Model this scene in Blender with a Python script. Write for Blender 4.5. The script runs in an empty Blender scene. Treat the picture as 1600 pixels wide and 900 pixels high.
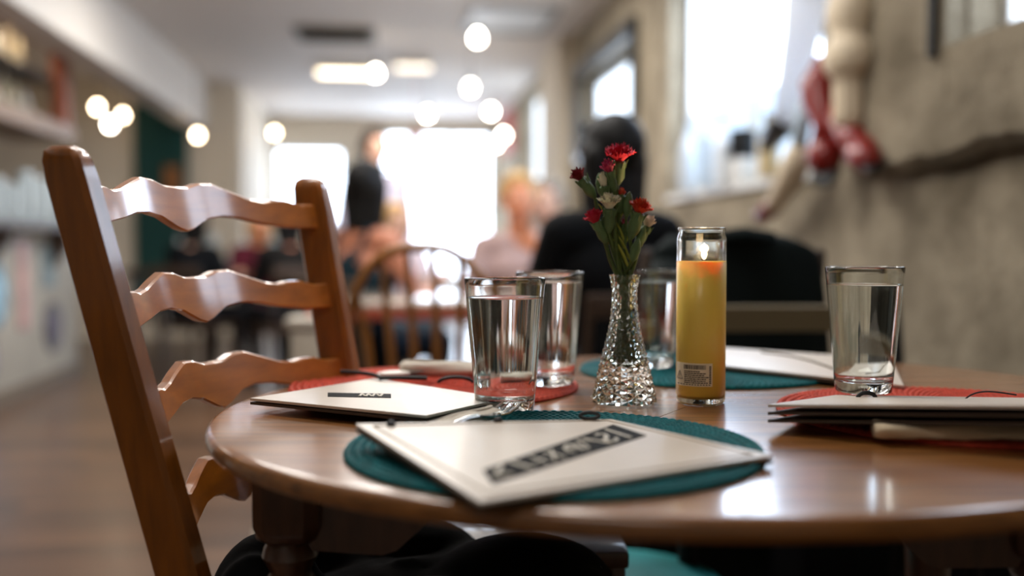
import bpy, bmesh, math, random
from mathutils import Vector, Matrix, noise as mnoise
S = bpy.context.scene
COL = S.collection
PI = math.pi
# ---------------------------------------------------------------- camera, world, exposure
H = 0.936                      # eye height
FPX = 1556.0                   # focal length in pixels of a 1600 px frame (35 mm lens)
PITCH = math.atan(65 / FPX)
YAW = math.radians(7.33)       # camera turned right of the room's long axis
cam = bpy.data.cameras.new('camera'); co = bpy.data.objects.new('camera', cam); COL.objects.link(co)
co.location = (0, 0, H); co.rotation_euler = (PI / 2 - PITCH, 0, -YAW)
cam.sensor_width = 36; cam.lens = 35.01; cam.clip_start = 0.02; cam.clip_end = 100
cam.dof.use_dof = True; cam.dof.focus_distance = 1.10; cam.dof.aperture_fstop = 1.4
S.camera = co
W = bpy.data.worlds.new('world'); S.world = W; W.use_nodes = True
W.node_tree.nodes['Background'].inputs[0].default_value = (0.75, 0.85, 1.0, 1)
W.node_tree.nodes['Background'].inputs[1].default_value = 0.6
S.view_settings.view_transform = 'Standard'; S.view_settings.look = 'None'
S.view_settings.gamma = 1; S.view_settings.use_curve_mapping = False
S.view_settings.exposure = 0.0
S.cycles.use_denoising = True
S.cycles.max_bounces = 14; S.cycles.transmission_bounces = 14; S.cycles.glossy_bounces = 6; S.cycles.diffuse_bounces = 4
S.cycles.sample_clamp_indirect = 6.0
PANE = 3.8                     # brightness of daylight in the window panes
FILL_W = 26.0                  # watts of each added fill panel on the ceiling

# ---------------------------------------------------------------- helpers
TZ = 0.75                      # table top height
CY, SY = math.cos(YAW), math.sin(YAW)
def G(X, F, z=0.0):            # right / forward of the camera on the floor plan -> world
    return Vector((X * CY + F * SY, -X * SY + F * CY, z))
def on(px, py, z):             # the point of the horizontal plane z that the photo shows at (px, py)
    u = (px - 800) / FPX; v = (450 - py) / FPX
    f = math.cos(PITCH) + v * math.sin(PITCH); q = -math.sin(PITCH) + v * math.cos(PITCH)
    t = (z - H) / q
    return G(u * t, f * t, z)
def at(px, py, F):             # the point at forward distance F that the photo shows at (px, py)
    u = (px - 800) / FPX; v = (450 - py) / FPX
    f = math.cos(PITCH) + v * math.sin(PITCH); q = -math.sin(PITCH) + v * math.cos(PITCH)
    t = F / f
    return G(u * t, F, H + q * t)
def hdg(X, F): d = G(X, F); return math.atan2(d.y, d.x)
def lin(c):
    if isinstance(c, str): c = [int(c[i:i + 2], 16) / 255 for i in (0, 2, 4)]
    return tuple(((x + .055) / 1.055) ** 2.4 if x > .04045 else x / 12.92 for x in c) + (1,)
_m = {}
def mat(name, col, rough=.5, spec=.5, metal=0, coat=0, coat_rough=.08, var=0, vscale=8, bump=0, bscale=60, stretch=None, emit=None, es=0, trans=0, ior=1.5, sss=0, sheen=0, rot=0, coat_ior=1.5, dist=.002):
    if name in _m: return _m[name]
    m = bpy.data.materials.new(name); m.use_nodes = True; nt = m.node_tree; b = nt.nodes['Principled BSDF']
    c = lin(col); b.inputs['Base Color'].default_value = c
    b.inputs['Roughness'].default_value = rough; b.inputs['Specular IOR Level'].default_value = spec
    b.inputs['Metallic'].default_value = metal; b.inputs['Coat Weight'].default_value = coat; b.inputs['Coat Roughness'].default_value = coat_rough
    b.inputs['Coat IOR'].default_value = coat_ior
    b.inputs['Transmission Weight'].default_value = trans; b.inputs['IOR'].default_value = ior
    if sss: b.inputs['Subsurface Weight'].default_value = sss; b.inputs['Subsurface Radius'].default_value = (1, .6, .35); b.inputs['Subsurface Scale'].default_value = .012
    if sheen: b.inputs['Sheen Weight'].default_value = sheen
    if emit: b.inputs['Emission Color'].default_value = lin(emit); b.inputs['Emission Strength'].default_value = es
    tc = nt.nodes.new('ShaderNodeTexCoord'); mp = nt.nodes.new('ShaderNodeMapping'); nt.links.new(tc.outputs['Object'], mp.inputs[0])
    if stretch: mp.inputs['Scale'].default_value = stretch
    mp.inputs['Rotation'].default_value = (0, 0, rot)
    if var:
        n = nt.nodes.new('ShaderNodeTexNoise'); n.inputs['Scale'].default_value = vscale; n.inputs['Detail'].default_value = 6
        nt.links.new(mp.outputs[0], n.inputs[0])
        r = nt.nodes.new('ShaderNodeValToRGB'); r.color_ramp.elements[0].position = .3; r.color_ramp.elements[1].position = .72
        r.color_ramp.elements[0].color = tuple(x * (1 - var) for x in c[:3]) + (1,); r.color_ramp.elements[1].color = tuple(min(1, x * (1 + var)) for x in c[:3]) + (1,)
        nt.links.new(n.outputs[0], r.inputs[0]); nt.links.new(r.outputs[0], b.inputs['Base Color'])
    if bump:
        n2 = nt.nodes.new('ShaderNodeTexNoise'); n2.inputs['Scale'].default_value = bscale; n2.inputs['Detail'].default_value = 5
        nt.links.new(mp.outputs[0], n2.inputs[0])
        bp = nt.nodes.new('ShaderNodeBump'); bp.inputs['Strength'].default_value = bump; bp.inputs['Distance'].default_value = dist
        nt.links.new(n2.outputs[0], bp.inputs['Height']); nt.links.new(bp.outputs[0], b.inputs['Normal'])
    _m[name] = m
    return m
def obj(name, bm, m, parent=None, smooth=True, ang=38):
    bmesh.ops.recalc_face_normals(bm, faces=bm.faces)
    me = bpy.data.meshes.new(name); bm.to_mesh(me); bm.free()
    if smooth:
        me.polygons.foreach_set('use_smooth', [True] * len(me.polygons))
        if smooth != 'all': me.set_sharp_from_angle(angle=math.radians(ang))
    me.materials.append(m)
    o = bpy.data.objects.new(name, me); COL.objects.link(o)
    if parent: o.parent = parent
    return o
def tag(o, label=None, cat=None, group=None, kind=None):
    if label: o['label'] = label
    if cat: o['category'] = cat
    if group: o['group'] = group
    if kind: o['kind'] = kind
    return o
def root(name, label, cat, loc=(0, 0, 0), rz=0, group=None):
    o = bpy.data.objects.new(name, None); COL.objects.link(o); o.location = loc; o.rotation_euler = (0, 0, rz); o.empty_display_size = .05
    return tag(o, label, cat, group)
def kids(o): return [c for c in bpy.data.objects if c.parent == o]
def dup(o, loc, rz=0, label=None, scale=None):
    def cp(s, par):
        c = s.copy(); COL.objects.link(c)
        if par: c.parent = par
        for k in kids(s): cp(k, c)
        return c
    r = cp(o, None); r.location = loc; r.rotation_euler = (0, 0, rz)
    if label: r['label'] = label
    if scale: r.scale = scale
    return r
def BM(): return bmesh.new()
def box(bm, c, s, rz=0, bev=0, rot=None):
    M = Matrix.Translation(Vector(c)) @ (rot if rot else Matrix.Rotation(rz, 4, 'Z')) @ Matrix.Diagonal((s[0], s[1], s[2], 1))
    g = bmesh.ops.create_cube(bm, size=1, matrix=M)
    if bev:
        es = list({e for v in g['verts'] for e in v.link_edges})
        bmesh.ops.bevel(bm, geom=es, offset=bev, segments=2, affect='EDGES', profile=.6)
    return bm
def loft(bm, rings, cap=True, closed=False):
    R = [[bm.verts.new(p) for p in r] for r in rings]; n = len(R[0])
    for a, b in zip(R, R[1:] + ([R[0]] if closed else [])):
        for i in range(n):
            j = (i + 1) % n
            bm.faces.new((a[i], a[j], b[j], b[i]))
    if cap and not closed:
        bm.faces.new(R[0][::-1]); bm.faces.new(R[-1])
    return bm
def lathe(bm, prof, n=48, c=(0, 0, 0), axis=None):
    c = Vector(c); rings = []; vs = []
    for r, z in prof:
        if r < 1e-6: vs.append([bm.verts.new(c + Vector((0, 0, z)))])
        else: vs.append([bm.verts.new(c + Vector((r * math.cos(2 * PI * i / n), r * math.sin(2 * PI * i / n), z))) for i in range(n)])
    for a, b in zip(vs, vs[1:]):
        for i in range(n):
            j = (i + 1) % n
            if len(a) == 1 and len(b) == 1: continue
            if len(a) == 1: bm.faces.new((a[0], b[j], b[i]))
            elif len(b) == 1: bm.faces.new((a[i], a[j], b[0]))
            else: bm.faces.new((a[i], a[j], b[j], b[i]))
    return bm
def tube(bm, pts, r, n=10, cap=True, flat=1.0):
    pts = [Vector(p) for p in pts]; rr = r if isinstance(r, (list, tuple)) else [r] * len(pts)
    rings = []; up = None
    for i, p in enumerate(pts):
        t = (pts[min(i + 1, len(pts) - 1)] - pts[max(i - 1, 0)]).normalized()
        if up is None:
            up = t.orthogonal().normalized()
            if abs(t.z) < .9: up = (Vector((0, 0, 1)) - t * t.z).normalized()
        up = (up - t * up.dot(t)).normalized(); s = t.cross(up)
        rings.append([p + (s * math.cos(2 * PI * k / n) + up * flat * math.sin(2 * PI * k / n)) * rr[i] for k in range(n)])
    return loft(bm, rings, cap)
def prism(bm, poly, z0, z1, M=None):
    M = M or Matrix()
    return loft(bm, [[M @ Vector((x, y, z0)) for x, y in poly], [M @ Vector((x, y, z1)) for x, y in poly]])
def ell(bm, c, r, rot=None, sub=3):
    M = Matrix.Translation(Vector(c)) @ (rot if rot else Matrix()) @ Matrix.Diagonal((r[0], r[1], r[2], 1))
    bmesh.ops.create_icosphere(bm, subdivisions=sub, radius=1, matrix=M); return bm
def lerp(pts, x):
    for (a, b), (c, d) in zip(pts, pts[1:]):
        if x <= c: return b + (d - b) * (x - a) / (c - a)
    return pts[-1][1]
def bez(p0, p1, p2, n=10):
    p0, p1, p2 = Vector(p0), Vector(p1), Vector(p2)
    return [p0 * (1 - t) ** 2 + p1 * 2 * t * (1 - t) + p2 * t * t for t in [i / n for i in range(n + 1)]]
def baked(name, bm, m, parent, vox, smooth=4, subd=0):     # union of overlapping solids as one continuous surface
    me = bpy.data.meshes.new(name); bm.to_mesh(me); bm.free()
    o = bpy.data.objects.new(name, me); COL.objects.link(o)
    r = o.modifiers.new('r', 'REMESH'); r.mode = 'VOXEL'; r.voxel_size = vox
    if smooth: s = o.modifiers.new('s', 'SMOOTH'); s.iterations = smooth; s.factor = .5
    dg = bpy.context.evaluated_depsgraph_get(); dg.update()
    nm = bpy.data.meshes.new_from_object(o.evaluated_get(dg)); o.modifiers.clear(); o.data = nm; bpy.data.meshes.remove(me)
    nm.name = name; nm.materials.clear(); nm.materials.append(m); nm.polygons.foreach_set('use_smooth', [True] * len(nm.polygons))
    if parent: o.parent = parent
    return o
def capsule(bm, a, b, ra, rb, n=12):
    a, b = Vector(a), Vector(b); d = (b - a).normalized()
    pts, rs = [], []
    for k in range(5):
        t = -PI / 2 + k * PI / 8; pts.append(a + d * ra * math.sin(t)); rs.append(max(1e-4, ra * math.cos(t)))
    for k in range(5):
        t = k * PI / 8; pts.append(b + d * rb * math.sin(t)); rs.append(max(1e-4, rb * math.cos(t)))
    return tube(bm, pts, rs, n)

# ---------------------------------------------------------------- materials
def glassmat(name, col='ffffff', rough=0, ior=1.48):
    m = bpy.data.materials.new(name); m.use_nodes = True; nt = m.node_tree; nt.nodes.clear()
    o = nt.nodes.new('ShaderNodeOutputMaterial'); g = nt.nodes.new('ShaderNodeBsdfGlass')
    g.inputs[0].default_value = lin(col); g.inputs['Roughness'].default_value = rough; g.inputs['IOR'].default_value = ior
    nt.links.new(g.outputs[0], o.inputs[0]); return m
GLASS = glassmat('clear_glass', 'fdfefd'); WATER = glassmat('water', 'fdfefe', 0, 1.333); CRYSTAL = glassmat('crystal', 'fbfcfa', 0, 1.52)
def emis(name, col, s):
    m = bpy.data.materials.new(name); m.use_nodes = True; nt = m.node_tree; nt.nodes.clear()
    o = nt.nodes.new('ShaderNodeOutputMaterial'); g = nt.nodes.new('ShaderNodeEmission'); g.inputs[0].default_value = lin(col); g.inputs[1].default_value = s
    nt.links.new(g.outputs[0], o.inputs[0]); return m
DAY = emis('daylight_pane', 'e2f0ff', PANE); DAY2 = emis('daylight_pane_low', 'c3daf2', PANE * .55)
BULB = emis('bulb', 'fff2e0', 40); BULBW = emis('bulb_warm', 'ffe3bf', 32); FLAME = emis('flame', 'ffdfae', 9)
TABLE = mat('table_wood', '8f5c2b', .42, .3, coat=1, coat_rough=.15, coat_ior=1.6, var=.42, vscale=7, stretch=(1.2, 14, 14), rot=math.radians(-20), bump=.10, bscale=30)
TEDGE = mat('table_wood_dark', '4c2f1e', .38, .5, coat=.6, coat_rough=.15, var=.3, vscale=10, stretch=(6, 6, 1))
CHAIR = mat('honey_wood', 'b0640f', .4, .35, coat=1, coat_rough=.12, coat_ior=1.55, var=.22, vscale=9, stretch=(8, 1.4, 8))
POSTW = mat('honey_wood_post', '8e500a', .4, .4, coat=1, coat_rough=.1, coat_ior=1.52, var=.25, vscale=9, stretch=(9, 9, 1.2))
DARKW = mat('dark_wood', '3a2a1e', .5, .4, var=.2)
OLIVE = mat('olive_wood', '6d6047', .45, .5, coat=.3)
BLACKM = mat('black_metal', '16181a', .35, .5)
WHITE = mat('white_paint', 'd9d9d6', .5, .4, bump=.05, bscale=20)
TEAL = mat('teal_weave', '0c595e', .7, .12, var=.35, vscale=90, bump=.4, bscale=420)
RED = mat('coral_weave', 'bb4631', .7, .15, var=.25, vscale=90, bump=.4, bscale=420)
CREAM = mat('menu_cream', 'd2c6b8', .42, .4, coat=.12, coat_rough=.2, var=.03, vscale=25)
EDGE_SHADE = mat('menu_edge_shade', '42352a', .6)  # dark cover edge, also painted in as shade under the cream menus
INK = mat('menu_label_black', '0a0908', .7, .08)
CHALK = mat('label_lettering', 'c3b9a6', .5)
CORD = mat('black_cord', '0b0b0c', .6)
NAPK = mat('napkin_cotton', 'd8cfc0', .85, .2, bump=.3, bscale=500, sheen=.2)
NAPB = mat('napkin_beige', 'd6c4a6', .85, .2, bump=.3, bscale=500, sheen=.2)
STEEL = mat('steel', 'c8c8c8', .2, .5, metal=1)
WAX = mat('yellow_wax', 'f8d058', .5, .4, sss=.2, coat=.4, coat_rough=.22)
BLACKC = mat('black_cloth', '0b0c0f', .85, .15, bump=.2, bscale=200)
GREENC = mat('dark_green_cloth', '121a1a', .85, .15, bump=.2, bscale=150)
# ---------------------------------------------------------------- the room (its long axis is Y)
XR, XL, YB, YF, ZC = 1.5, -4.2, 13.0, -2.6, 2.6
def struct(name, bm, m, kind='structure', smooth=False):
    o = obj(name, bm, m, None, smooth); o['kind'] = kind; return o
def plankmat():
    m = bpy.data.materials.new('floor_planks'); m.use_nodes = True; nt = m.node_tree; b = nt.nodes['Principled BSDF']; L = nt.links
    tc = nt.nodes.new('ShaderNodeTexCoord'); br = nt.nodes.new('ShaderNodeTexBrick'); L.new(tc.outputs['Object'], br.inputs[0])
    br.inputs['Scale'].default_value = 1; br.inputs['Brick Width'].default_value = 1.3; br.inputs['Row Height'].default_value = .095; br.inputs['Mortar Size'].default_value = .003
    br.inputs['Color1'].default_value = lin('6f5039'); br.inputs['Color2'].default_value = lin('4a3425'); br.inputs['Mortar'].default_value = lin('2c1f16')
    n = nt.nodes.new('ShaderNodeTexNoise'); mp = nt.nodes.new('ShaderNodeMapping'); mp.inputs['Scale'].default_value = (1.5, 22, 1); L.new(tc.outputs['Object'], mp.inputs[0]); L.new(mp.outputs[0], n.inputs[0]); n.inputs['Scale'].default_value = 3
    mx = nt.nodes.new('ShaderNodeMix'); mx.data_type = 'RGBA'; mx.blend_type = 'OVERLAY'; mx.inputs[0].default_value = .5; L.new(br.outputs[0], mx.inputs[6]); L.new(n.outputs[0], mx.inputs[7]); L.new(mx.outputs[2], b.inputs['Base Color'])
    b.inputs['Roughness'].default_value = .33; b.inputs['Coat Weight'].default_value = .4; b.inputs['Coat Roughness'].default_value = .25
    return m
def plastermat():
    m = bpy.data.materials.new('rough_plaster'); m.use_nodes = True; nt = m.node_tree; b = nt.nodes['Principled BSDF']; L = nt.links
    tc = nt.nodes.new('ShaderNodeTexCoord'); n = nt.nodes.new('ShaderNodeTexNoise'); L.new(tc.outputs['Object'], n.inputs[0]); n.inputs['Scale'].default_value = 3.2; n.inputs['Detail'].default_value = 8; n.inputs['Roughness'].default_value = .62
    r = nt.nodes.new('ShaderNodeValToRGB'); L.new(n.outputs[0], r.inputs[0]); e = r.color_ramp.elements; e[0].position = .32; e[0].color = lin('7a6f5c'); e[1].position = .66; e[1].color = lin('b9ac95'); L.new(r.outputs[0], b.inputs['Base Color'])
    n2 = nt.nodes.new('ShaderNodeTexNoise'); n2.inputs['Scale'].default_value = 14; n2.inputs['Detail'].default_value = 9; n2.inputs['Roughness'].default_value = .7; L.new(tc.outputs['Object'], n2.inputs[0])
    bp = nt.nodes.new('ShaderNodeBump'); bp.inputs['Distance'].default_value = .03; bp.inputs['Strength'].default_value = 1.0; L.new(n2.outputs[0], bp.inputs['Height']); L.new(bp.outputs[0], b.inputs['Normal'])
    b.inputs['Roughness'].default_value = .9; b.inputs['Specular IOR Level'].default_value = .2
    return m
PLASTER = plastermat()
DAYN = emis('daylight_pane_near', 'dcebff', PANE * 2.0)
DAYW = emis('daylight_pane_wide', 'd3e6ff', PANE * 3.0)
DAYB = emis('daylight_pane_far', 'dcebff', PANE * 2.6)
CEILP = mat('ceiling_paint', 'd8d0c8', .7, .3); WALLC = mat('cream_wall', 'ddd3c2', .8, .3, var=.05, vscale=2); WALLD = mat('bar_wall', 'a8a092', .8, .3)
BEAMP = mat('beam_paint', 'd2cbc2', .6, .3)
bm = BM(); box(bm, ((XR + XL) / 2, (YB + YF) / 2, -.05), (XR - XL + .6, YB - YF + .6, .1)); struct('floor', bm, plankmat())
bm = BM(); box(bm, ((XR + XL) / 2, (YB + YF) / 2, ZC + .05), (XR - XL + .6, YB - YF + .6, .1)); struct('ceiling', bm, CEILP)
# right wall with four window openings: (y0, y1, z0, z1)
WIN = [(1.68, 2.42, 1.46, 2.32), (3.3, 5.14, 1.2, 2.5), (5.85, 7.55, 1.62, 2.2), (9.56, 10.6, 1.5, 2.5)]
def wall_with_openings(bm, ops, lo, hi, plane, thick, axis):
    cuts = sorted({lo, hi} | {o[0] for o in ops} | {o[1] for o in ops})
    for a, b in zip(cuts, cuts[1:]):
        spans = [(0, ZC)]
        for o in ops:
            if o[0] <= a + 1e-6 and o[1] >= b - 1e-6: spans = [(0, o[2]), (o[3], ZC)]
        for z0, z1 in spans:
            if z1 - z0 < 1e-4: continue
            if axis == 'x': box(bm, (plane + thick / 2, (a + b) / 2, (z0 + z1) / 2), (abs(thick), b - a, z1 - z0))
            else: box(bm, ((a + b) / 2, plane + thick / 2, (z0 + z1) / 2), (b - a, abs(thick), z1 - z0))
bm = BM(); wall_with_openings(bm, WIN, YF, YB, XR, .3, 'x'); struct('wall_right', bm, PLASTER)
# thicker upper coat of plaster that overhangs the lower wall with a ragged edge
def coat_of_plaster(name, y0, y1, z1, n):
    bm = BM(); rings = []
    for i in range(n + 1):
        y = y0 + (y1 - y0) * i / n; t = 1.165 + .03 * mnoise.noise((y * 1.7, 0, 3)) + .018 * mnoise.noise((y * 6, 2, 3)) + .010 * mnoise.noise((y * 17, 2, 3)); d = .062 + .014 * mnoise.noise((y * 3, 5, 1))
        rings.append([Vector((XR + .02, y, t + .02)), Vector((XR - d * .5, y, t - .005)), Vector((XR - d, y, t + .025)), Vector((XR - d, y, t + .08)), Vector((XR - d * .92, y, (t + z1) / 2 + .05)), Vector((XR - .058, y, z1)), Vector((XR + .02, y, z1))])
    loft(bm, rings); struct(name, bm, PLASTER, smooth=True)
coat_of_plaster('trim_1', YF + .05, 1.67, ZC - .005, 60); coat_of_plaster('trim_7', 1.67, 2.43, 1.455, 24); coat_of_plaster('trim_8', 2.43, 2.86, ZC - .005, 14)
# smooth splayed reveal panel between the windows, and the pilaster farther back
bm = BM(); prism(bm, [(XR - .06, 2.86), (XR + .01, 2.86), (XR + .01, 3.05), (XR - .004, 3.04)], 1.17, ZC - .01); struct('trim_2', bm, mat('smooth_plaster', 'b4a58c', .8, .25, var=.06, vscale=3), smooth=False)
bm = BM(); box(bm, (XR - .05, 8.4, ZC / 2), (.12, .9, ZC), bev=.01); struct('trim_3', bm, WALLC)
WOP = [(-1.38, -.5, 1.2, 2.2), (-.2, 1.42, .4, 2.42)]
bm = BM(); wall_with_openings(bm, WOP, -1.5, XR + .3, YB, .2, 'y'); struct('wall_back', bm, WALLC)
bm = BM(); box(bm, ((XL - 1.5) / 2, 10.6, ZC / 2), (-1.5 - XL, .15, ZC)); box(bm, (-1.5, (10.6 + YB) / 2, ZC / 2), (.1, YB - 10.6, ZC)); struct('wall_bar', bm, WALLC)
bm = BM(); box(bm, (XL - .1, (YB + YF) / 2, ZC / 2), (.2, YB - YF, ZC)); struct('wall_left', bm, WALLD)
bm = BM(); box(bm, ((XR + XL) / 2, YF - .1, ZC / 2), (XR - XL + .6, .2, ZC)); struct('wall_front', bm, WALLC)
bm = BM(); box(bm, (-1.86, (YB + YF) / 2 - 1.0, (2.11 + ZC) / 2), (.2, YB - YF - 2.2, ZC - 2.11), bev=.008); struct('beam_ceiling', bm, BEAMP)
def window(n, face, a0, a1, z0, z1, fm, nv=1, nh=0, fw=.05, pane=DAY, low=None):
    if face == 'x': P = lambda a, z, d=0: (XR + .12 + d, a, z)
    else: P = lambda a, z, d=0: (a, YB + .1 + d, z)
    w = bpy.data.objects.new('window_%d' % n, None); COL.objects.link(w); w['kind'] = 'structure'
    def bar(bm, a0, a1, z0, z1, t=.06):
        c = P((a0 + a1) / 2, (z0 + z1) / 2); s = (t, a1 - a0, z1 - z0) if face == 'x' else (a1 - a0, t, z1 - z0)
        box(bm, c, s, bev=.004)
    bm = BM(); bar(bm, a0, a0 + fw, z0, z1); bar(bm, a1 - fw, a1, z0, z1); bar(bm, a0, a1, z0, z0 + fw); bar(bm, a0, a1, z1 - fw, z1)
    for k in range(1, nv): c = a0 + (a1 - a0) * k / nv; bar(bm, c - fw * .4, c + fw * .4, z0, z1)
    for k in range(1, nh + 1): c = z0 + (z1 - z0) * k / (nh + 1); bar(bm, a0, a1, c - fw * .35, c + fw * .35)
    obj('window_frame', bm, fm, w, False)
    zz = [(z0 + .01, z1 - .01, pane)] if not low else [(z0 + .01, low, DAY2), (low, z1 - .01, pane)]
    for p0, p1, pm in zz:
        bm = BM(); c = P((a0 + a1) / 2, (p0 + p1) / 2, .015); s = (.01, a1 - a0 - .02, p1 - p0) if face == 'x' else (a1 - a0 - .02, .01, p1 - p0)
        box(bm, c, s); obj('pane', bm, pm, w, False)
    return w
window(1, 'x', *WIN[0], WHITE, 2, 0, .03, pane=DAYN); window(2, 'x', *WIN[1], WHITE, 2, 0, .07, pane=DAYW, low=1.62)
window(3, 'x', *WIN[2], BLACKM, 1, 0, .05); window(4, 'x', *WIN[3], WHITE, 1, 0, .04)
window(5, 'y', *WOP[0], WHITE, 1, 0, .05, pane=DAYB); window(6, 'y', *WOP[1], WHITE, 3, 1, .05, pane=DAYB)
bm = BM()
for a, b, c, d in [(5.79, 5.85, 1.56, 2.28), (7.55, 7.61, 1.56, 2.28)]: box(bm, (XR - .015, (a + b) / 2, (c + d) / 2), (.06, b - a, d - c))
box(bm, (XR - .015, 6.7, 2.25), (.06, 1.8, .1)); box(bm, (XR - .015, 6.7, 1.59), (.06, 1.8, .06)); struct('trim_4', bm, BLACKM)
bm = BM(); box(bm, (XR + .05, 4.22, 1.185), (.14, 1.84, .03), bev=.006); struct('trim_5', bm, WHITE)
bm = BM(); box(bm, (XR - .06, 2.47, 1.88), (.05, .018, .9)); struct('trim_6', bm, mat('dark_trim', '2c2820', .7))
# added fill lights on the ceiling, out of view, that brighten the room
def fill_panel(x, y, sx, sy, watts, label):
    r = root('fill_light', label, 'ceiling light', (x, y, ZC)); r['group'] = 'added fill lights on the ceiling out of view'
    bm = BM(); box(bm, (0, 0, -.02), (sx + .06, sy + .06, .04), bev=.006); obj('housing', bm, WHITE, r, False)
    l = bpy.data.lights.new('fill_lamp', 'AREA'); l.shape = 'RECTANGLE'; l.size = sx; l.size_y = sy; l.energy = watts; l.color = (1, .955, .90)
    o = bpy.data.objects.new('lamp', l); COL.objects.link(o); o.parent = r; o.location = (0, 0, -.045)
for x, y, w_ in [(-.2, 1.7, 1.0), (.2, 3.4, 1.2), (-.6, 4.2, .8), (.2, 6.0, 2.2), (-.7, 6.1, 1.0), (-3.0, 5.6, 1.6), (-.5, -.7, .32)]:  # last one is added front fill behind the camera
    fill_panel(x, y, .9, .5, FILL_W * w_, 'added flat white fill light panel on the ceiling, out of view')
# ---------------------------------------------------------------- ceiling fittings in view
def pendant(px, py, F, r=.032, warm=False, label=''):
    p = at(px, py, F); k = root('pendant_lamp', label, 'lamp', (p.x, p.y, p.z), 0, 'pendant bulbs hanging from the ceiling')
    bm = BM(); lathe(bm, [(0, -r), (r * .5, -r * .86), (r * .87, -r * .5), (r, 0), (r * .87, r * .5), (r * .5, r * .95), (r * .38, r * 1.3), (0, r * 1.3)], 20); obj('bulb', bm, BULBW if warm else BULB, k)
    bm = BM(); lathe(bm, [(0, r * 1.25), (r * .5, r * 1.25), (r * .55, r * 2.6), (r * .2, r * 3), (0, r * 3)], 14); obj('socket', bm, BLACKM, k)
    bm = BM(); tube(bm, [(0, 0, r * 2.9), (0, 0, ZC - p.z)], .003, 6); obj('cord', bm, BLACKM, k)
LB = [(746, 60, 6.2, 0, 'nearest and highest pendant bulb, right of the ceiling vent'), (587, 115, 8, 0, 'bright pendant bulb just below the warm ceiling strip light'), (735, 138, 8.2, 0, 'pendant bulb directly below the highest one'), (668, 179, 9.5, 0, 'pendant bulb in the middle of the room above the red pennant'), (767, 175, 9, 0, 'bright pendant bulb left of the red banner'), (787, 212, 10.2, 0, 'pendant bulb below the one beside the red banner'), (775, 226, 11.3, 0, 'lowest pendant bulb in the cluster by the red banner'), (429, 208, 11.2, 1, 'pendant bulb over the far left window'), (309, 212, 9.2, 1, 'warm pendant bulb right of the teal curtain'), (172, 195, 9, 0, 'brightest bulb of the three left of the teal curtain'), (152, 168, 8.6, 1, 'upper warm bulb beside the bar cabinet post'), (192, 181, 9.6, 1, 'bulb nearest to the teal curtain of the three by the bar')]
for i, (px, py, F, w, lb) in enumerate(LB): pendant(px, py, F, .034 if not w else .03, w, lb)
k = root('ceiling_vent', 'dark slotted air vent in the pale ceiling', 'vent', on(525, 52, ZC), 0)
bm = BM(); box(bm, (0, 0, -.01), (.62, .46, .02), bev=.004); obj('vent_frame', bm, mat('vent_grey', '5d584c', .6), k, False)
bm = BM()
for i in range(9): box(bm, (0, -.19 + i * .047, -.022), (.54, .012, .02), rot=Matrix.Rotation(.6, 4, 'X'))
obj('vent_slats', bm, mat('vent_dark', '2e2b24', .6), k, False)
k = root('strip_light', 'warm lit strip light under the ceiling beyond the vent', 'ceiling light', on(545, 106, ZC), 0)
bm = BM(); box(bm, (0, 0, -.02), (.62, .2, .04), bev=.006); obj('housing', bm, WHITE, k, False)
bm = BM(); box(bm, (0, 0, -.05), (.56, .12, .03), bev=.01); obj('diffuser', bm, emis('warm_strip', 'ffe9c8', 7), k, False)
k = root('strip_light', 'small pale strip light right of the warm strip light', 'ceiling light', on(645, 97, ZC), 0)
bm = BM(); box(bm, (0, 0, -.02), (.36, .2, .04), bev=.006); obj('housing', bm, WHITE, k, False)
bm = BM(); box(bm, (0, 0, -.05), (.32, .12, .03), bev=.01); obj('diffuser', bm, emis('pale_strip', 'fff0dc', 3), k, False)
k = root('access_panel', 'square pale ceiling panel with a grey rim above the nearest bulb', 'panel', on(795, 30, ZC), 0)
bm = BM(); 
for dx, dy, sx, sy in [(0, -.4, .6, .04), (0, .4, .6, .04), (-.3, 0, .04, .84), (.3, 0, .04, .84)]: box(bm, (dx, dy, -.012), (sx, sy, .024))
obj('panel_rim', bm, mat('rim_grey', '84827e', .5), k, False)
bm = BM(); box(bm, (0, 0, -.006), (.56, .76, .01)); obj('panel_face', bm, WHITE, k, False)
# ---------------------------------------------------------------- left: the bar, its cabinet, bottles and wall plates
bar = root('bar_counter', 'long bar counter with pale front panel and dark bracketed ledge', 'bar', (-2.2, 5.2, 0))
bm = BM(); box(bm, (-.25, -.1, .5), (.5, 4.9, 1.0), bev=.02); obj('front_panel', bm, mat('bar_front', '9c968a', .6, var=.15, vscale=3), bar, False)
bm = BM(); box(bm, (-.16, -.1, 1.06), (.62, 5.0, .05), bev=.012); obj('counter_top', bm, DARKW, bar, False)
for y in (-1.6, -.4, .62, 1.75):
    bm = BM(); prism(bm, [(0, 1.03), (.17, 1.03), (.15, .98), (.03, .8), (0, .8)], -.03, .03, Matrix.Translation((0, y, 0)) @ Matrix.Rotation(PI / 2, 4, 'X')); obj('bracket', bm, DARKW, bar, False)
bm = BM(); box(bm, (.005, -.1, .05), (.02, 4.9, .1)); obj('kick_board', bm, mat('kick', '6a5c4c', .6), bar, False)
REDW = mat('red_brown_wood', '935034', .5, .4, var=.2, stretch=(6, 6, 1))
cab = root('hanging_cabinet', 'open red-brown wooden bottle cabinet hung over the bar', 'cabinet', (-2.2, 5.2, 0))
bm = BM()
for y in (-2.6, 0, 2.05): box(bm, (0, y, 2.04), (.1, .12, .72), bev=.006)
box(bm, (0, -.3, 2.335), (.1, 4.8, .13), bev=.006); obj('face_frame', bm, REDW, cab, False)
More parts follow.
